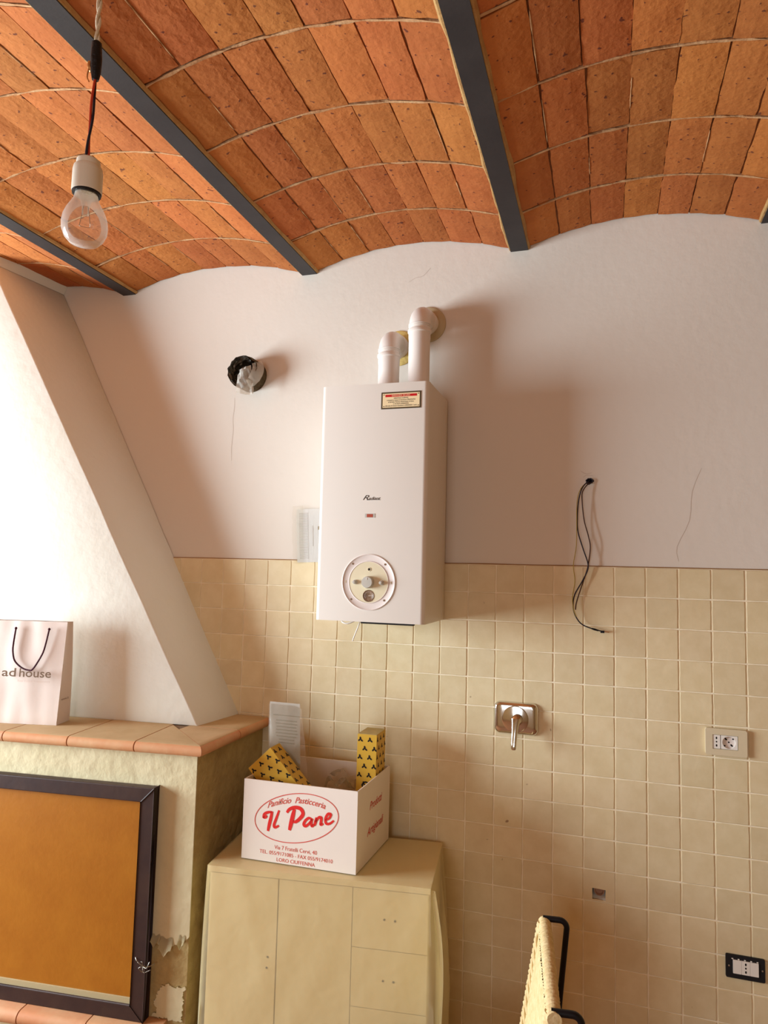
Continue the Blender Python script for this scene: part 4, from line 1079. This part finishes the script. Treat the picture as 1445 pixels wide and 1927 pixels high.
st([(0.103, 0.006), (0.116, 0.014), (0.121, 0.026), (0.111, 0.026), (0.103, 0.010), (0.106, -0.004), (0.118, -0.003), (0.132, 0.008)], 0.009)  # e
obj('brush_lettering', bm, 'red', pf, label='bold red brush lettering')
bm = BM()
text(bm, 'Via 7 Fratelli Cervi, 40', fpnt(0.546, 0.8985), fu, Z1, 0.0125, width=0.150)
text(bm, 'TEL. 055/9171085 - FAX 055/9174010', fpnt(0.547, 0.8795), fu, Z1, 0.0115, width=0.258)
text(bm, 'LORO CIUFFENNA', fpnt(0.547, 0.8603), fu, Z1, 0.0115, width=0.135)
obj('address_lettering', bm, 'redthin', pf)
su = Vector((c2.x-c1.x, c2.y-c1.y, 0)).normalized()
for s_, z_, w_ in (('Prodotti', 1.018, 0.125), ('Artigianali', 0.938, 0.165)):
    bm = BM(); text(bm, s_, Vector((c1.x, c1.y, 0)) + su*0.178 + Z1*z_, su, Z1, 0.026, width=w_, shear=0.3, bold=0.01)
    obj('side_lettering', bm, 'redthin', pr)

# mustard pasta cartons with a bee print, standing in the carton
def bee_carton(name, loc, mtx, w_, d_, h_, label):
    t = thing(name, loc, label, 'box', group='mustard cartons in the bakery box')
    inv = MW[t.name]
    def W(bm): bm.transform(mtx); return bm
    body_ = obj('body', W(boxbm((-w_/2, -d_/2, 0), (w_/2, d_/2, h_))), 'gold', t, bevel=0.001, seg=1)
    obj('end_flap', W(boxbm((-w_/2+0.001, -d_/2+0.001, h_-0.0005), (w_/2-0.001, d_/2-0.001, h_+0.001))), 'goldend', t)
    bm = BM()
    for (o_, u_, v_, ww) in ((Vector((0, -d_/2, 0)), X1, Z1, w_), (Vector((w_/2, 0, 0)), Y1, Z1, d_)):
        nx = 2 if ww < 0.09 else 3; nz = int(h_/0.030)
        for i in range(nz):
            for k in range(nx):
                cx_ = (k + 0.5 + (0.28 if i % 2 else -0.2) - 0.0)*ww/nx - ww/2; cz_ = h_ - 0.018 - i*0.030
                if abs(cx_) > ww/2 - 0.007: continue
                c = o_ + u_*cx_ + v_*cz_
                for ax_, az_, r1, r2, tl in ((0, 0.0035, 0.0034, 0.0058, 0.25), (-0.0042, -0.0028, 0.0030, 0.0050, -0.7), (0.0050, -0.0035, 0.0030, 0.0056, 0.9)):
                    uu = (u_*math.cos(tl) + v_*math.sin(tl)); vv = (v_*math.cos(tl) - u_*math.sin(tl))
                    disc(bm, c + u_*ax_ + v_*az_, uu, vv, r1, r2, 8, off=0.0006)
    bm.transform(mtx)
    obj('bee_print', bm, 'bee', body_)
    return t, body_
mR = Matrix.Translation((0.7165, -0.160, 0.990)) @ Matrix.Rotation(0.03, 4, 'Z') @ Matrix.Rotation(math.radians(-1.0), 4, 'X')
t, b_ = bee_carton('pasta_carton', (0.7165, -0.160, ZC+TW), mR, 0.070, 0.115, 0.258, 'upright mustard carton with black bee print at the right of the carton')
bm = BM(); ribbon(bm, [(0.012*math.cos(a), 0.012*math.sin(a)) for a in [2*math.pi*i/24 for i in range(24)]], 0.005, (0, -0.0575, 0.085), X1, Z1, closed=True); ribbon(bm, [(0.002, -0.001), (0.011, -0.001)], 0.004, (0, -0.0575, 0.085), X1, Z1, k=1)
bm.transform(mR); obj('round_letter_print', bm, 'bee', b_)
tl = math.radians(-43.7); axl = Vector((math.sin(tl), 0, math.cos(tl)))
bl_ = Vector((0.377, -0.322, 1.1685)) - axl*0.362
mL = Matrix.Translation(bl_) @ Matrix.Rotation(tl, 4, 'Y')
bee_carton('pasta_carton', (bl_.x, bl_.y, ZC+TW), mL, 0.112, 0.072, 0.362, 'tilted mustard carton with black bee print leaning left over the carton rim')
# hang-tag blister pack
bp_ = thing('blister_pack', (0.43, -0.25, ZC+TW), 'tall grey printed card in a clear hanging pack inside the carton', 'packaging')
def cdp(a, b, dy=0.0): return (0.353 + 0.119*a + 0.024*(1-b) + 0.004*a*(1-b), -0.245 - dy - 0.02*(1-b), 0.885 + 0.455*b)
obj('card', sheetbm(lambda a, b: cdp(a, b), 2, 8, 0.0008), 'card', bp_)
bm = BM()
for i in range(9):
    wd = 0.42 - (0.12 if i in (7, 8) else 0.0) + 0.02*((i*7) % 3) + (0.14 if i == 0 else 0)
    b = 0.905 - 0.024*i - (0.015 if i else 0)
    q = [cdp(0.56-wd*0.78, b, 0.0014), cdp(0.56+wd*0.78, b, 0.0014), cdp(0.56+wd*0.78, b-0.007, 0.0014), cdp(0.56-wd*0.78, b-0.007, 0.0014)]
    bm.faces.new([bm.verts.new(p) for p in q])
obj('card_print', bm, 'printd', bp_)
def cpf(a, b):
    x, y, z = cdp(-0.02 + 1.45*a*(0.75 + 0.25*(1-b)), b*0.985, 0.004)
    return (x, y - 0.012*math.sin(math.pi*a)*min(1, 3*(1-b)) - 0.006*noise.noise(Vector((a*4, b*6, 4))), z - 0.03*max(0, a-0.7)*b)
bm = BM(); grid(bm, cpf, 14, 20)
obj('clear_film', bm, 'clear', bp_, smooth=True)
cl = BM()
def crum(a, b):
    return (0.545 + 0.125*a + 0.012*noise.noise(Vector((a*6, b*6, 1))), -0.262 + 0.16*b + 0.012*noise.noise(Vector((a*5, b*5, 6))),
            0.96 + 0.11*b + 0.07*math.sin(math.pi*a)*math.sin(math.pi*min(1, b+0.2)) + 0.05*noise.noise(Vector((a*4, b*5, 9))))
grid(cl, crum, 24, 20)
top('clear_plastic_bag', cl, 'clear', (0.607, -0.18, 0.95), 'crumpled clear plastic bag lying inside the carton', 'bag', smooth=True)

# ------------------------------------------------------------------ paper bag on the mantel
ba = math.radians(13.0)
bg = thing('paper_bag', (-0.396, -0.462, ZM+0.0006), 'white paper carrier bag with plum cord handles on the mantel', 'bag', rotz=ba)
BW, BD, BH = 0.292, 0.090, 0.372
bm = BM()
def bagp(s, z):   # s in 0..1 round the bag, starting front right going left
    k = z/BH; dep = BD*(1 - 0.55*k**1.5); lean = 0.020*k
    c = [(0.008*k, lean), (-BW, lean), (-BW, lean+dep), (0.008*k, lean+dep)]
    return c
NX, NZ2 = 24, 22
rings = []
for j in range(NZ2+1):
    z = BH*j/NZ2; c = bagp(0, z); ring_ = []
    k = z/BH
    segs = ((c[0], c[1], NX, 'f'), (c[1], c[2], 6, 's'), (c[2], c[3], NX, 'b'), (c[3], c[0], 6, 's'))
    for (p, q, n, sd) in segs:
        for i in range(n):
            t_ = i/n; x = p[0] + (q[0]-p[0])*t_; y = p[1] + (q[1]-p[1])*t_
            edge_ = math.sin(math.pi*t_)
            if sd == 's': x += (0.012*k*edge_)*(-1 if p[0] > -0.1 else 1)
            else:
                y += (-1 if sd == 'f' else 1)*edge_*(0.004*math.sin(math.pi*k) + 0.006*noise.noise(Vector((x*16, z*5, 2 if sd == 'f' else 7))))
            ring_.append(bm.verts.new((x, y, z)))
    rings.append(ring_)
n = len(rings[0])
for A_, B2 in zip(rings, rings[1:]):
    for i in range(n): bm.faces.new((A_[i], A_[(i+1) % n], B2[(i+1) % n], B2[i]))
bm.faces.new(rings[0])
pbody = obj('paper_body', bm, 'bag', bg, local=True, smooth=True)
def bagf(x, z): return (x, 0.020*z/BH - 0.0125, z)
hz = BH - 0.027
for yo, nm in ((0.0, 'front'), (0.055, 'back')):
    pts = [bagf(-0.180, hz), bagf(-0.184, hz-0.055), bagf(-0.183, hz-0.085), bagf(-0.172, hz-0.118), bagf(-0.142, hz-0.142), bagf(-0.112, hz-0.150), bagf(-0.100, hz-0.145), bagf(-0.085, hz-0.122), bagf(-0.067, hz-0.085), bagf(-0.058, hz-0.045), bagf(-0.051, hz)]
    pts = [(p[0], p[1]-0.004 + (0.085 if yo else 0), p[2]) for p in pts]
    h_ = obj('cord_handle', tube(BM(), spline(pts, 8), 0.0030, 8), 'cord', bg, local=True, smooth=True)
    for p in (pts[0], pts[-1]):
        obj('cord_knot', lathe(BM(), (p[0], p[1], p[2]-0.004), Z1, [(0.001, 0), (0.0045, 0.002), (0.0045, 0.007), (0.001, 0.010)], 10), 'cord', h_, local=True, smooth=True)
bm = BM()
su_ = X1; sv_ = Vector((0, 0.020/BH, 1)).normalized()
text(bm, 'ad', (-0.186, -0.0115, 0.1720), su_, sv_, 0.030, width=0.054, bold=0.012)
text(bm, 'house', (-0.087, -0.0115, 0.1720), su_, sv_, 0.030, width=0.122, bold=0.012)
obj('lettering', bm, 'bagtext', pbody, local=True)
bm = BM(); text(bm, 'Real Estate Investments', (-0.089, -0.0122, 0.1535), su_, sv_, 0.0085, width=0.124)
obj('small_lettering', bm, 'bagfaint', pbody, local=True)
bm = BM(); text(bm, 'www.it', (-0.0005, 0.045, 0.085), Y1, Z1, 0.009, width=0.052, off=0.003)
obj('side_lettering', bm, 'bagtext', pbody, local=True)

# ------------------------------------------------------------------ chair with straw back
ch = thing('rush_chair', (1.3805, -0.6715, 0), 'chair with woven straw back and black tubular steel frame', 'chair', rotz=math.atan2(0.124, 0.992))
HWD = 0.205
def rec(z): return (z-0.85)*0.165 - 0.004           # reclined back: x at height z
def cord_tube(pts, r, turns, n=14):
    """wrapped rail: helical ridges"""
    pts = [Vector(p) for p in pts]; bm = BM(); rings = []; total = len(pts); ref = None
    for i, p in enumerate(pts):
        d = (pts[min(i+1, total-1)] - pts[max(i-1, 0)]).normalized()
        if ref is None: u_, v_, _ = basis(d)
        else: u_ = (ref - d*ref.dot(d)).normalized(); v_ = d.cross(u_)
        ref = u_
        rings.append([bm.verts.new(p + (u_*math.cos(2*math.pi*k/n) + v_*math.sin(2*math.pi*k/n))*(r*(1 + 0.10*math.sin(turns*2*math.pi*i/total + 2*math.pi*k/n)) + 0.0012*noise.noise(Vector((i*0.3, k, 5))))) for k in range(n)])
    for a_, b2 in zip(rings, rings[1:]):
        for k in range(n): bm.faces.new((a_[k], a_[(k+1) % n], b2[(k+1) % n], b2[k]))
    bm.faces.new(rings[0][::-1]); bm.faces.new(rings[-1]); return bm
bk = thing if False else None
tp = [(rec(0.845), HWD + 0.022 - (2*HWD+0.044)*i/120, 0.838 - 0.004*math.cos(math.pi*i/60)) for i in range(121)]
obj('top_rail', cord_tube(tp, 0.0165, 34), 'straw', ch, local=True, smooth=True)
for s in (1, -1):
    pts = [(rec(0.838 - 0.43*i/100) - 0.002, s*HWD, 0.838 - 0.43*i/100) for i in range(101)]
    obj('side_rail', cord_tube(pts, 0.0185, 30), 'straw', ch, local=True, smooth=True)
bm = BM()
def weave(a, b):
    y = HWD - 2*HWD*a; z = 0.838 - 0.42*b
    rid = 0.0030*abs(math.sin(a*math.pi*34 + 0.5*math.sin(b*20))) + 0.003*noise.noise(Vector((a*24, b*5, 1)))
    return (rec(z) - 0.012 - rid - 0.004*math.sin(math.pi*a), y, z)
grid(bm, weave, 150, 40); 
def weave2(a, b):
    y = HWD - 2*HWD*a; z = 0.838 - 0.42*b
    return (rec(z) + 0.012 + 0.003*abs(math.sin(a*math.pi*34)), y, z)
grid(bm, weave2, 100, 6)
obj('woven_back', bm, 'straw', ch, local=True, smooth=True)
for i in range(13):          # braided stitches along the far edge
    z = 0.80 - 0.031*i
    bm = BM(); tube(bm, spline([(rec(z)-0.014, HWD-0.075, z-0.014), (rec(z)-0.0175, HWD-0.060, z-0.004), (rec(z)-0.018, HWD-0.040, z+0.008), (rec(z)-0.012, HWD-0.022, z+0.014)], 5), [0.0055]*16, 7)
    obj('stitch', bm, 'straw', ch, local=True, smooth=True)
for s in (1, -1):
    y = s*(HWD + 0.012)
    pts = [(-0.010, y, 0.846), (0.025, y, 0.846)]
    for i in range(7):
        a = math.radians(90*i/6); pts.append((0.036 + 0.020*math.sin(a), y, 0.826 + 0.020*math.cos(a)))
    pts += [(0.040, y, 0.66), (0.020, y, 0.44), (-0.002, y, 0.22), (-0.015, y, 0.0085)]
    obj('rear_frame_tube', tube(BM(), pts, 0.0082, 12), 'tube', ch, local=True, smooth=True)
    obj('front_leg', tube(BM(), [(-0.46, y, 0.0085), (-0.455, y, 0.43), (-0.44, y, 0.445), (-0.40, y, 0.445), (0.02, y, 0.440)], 0.0082, 12), 'tube', ch, local=True, smooth=True)
for x, z in ((-0.40, 0.445), (-0.06, 0.442), (-0.01, 0.12), (-0.457, 0.2)):
    obj('stretcher', tube(BM(), [(x, -HWD-0.012, z), (x, HWD+0.012, z)], 0.0075, 10), 'tube', ch, local=True, smooth=True)
bm = BM()
def seat(a, b):
    x = -0.45 + 0.39*a; y = -HWD + 2*HWD*b
    return (x, y, 0.468 + 0.003*abs(math.sin(b*math.pi*30)) - 0.01*math.sin(math.pi*a)*math.sin(math.pi*b))
grid(bm, seat, 14, 90)
bmesh.ops.solidify(bm, geom=bm.faces[:], thickness=0.022)
obj('seat', bm, 'straw', ch, local=True, smooth=True)
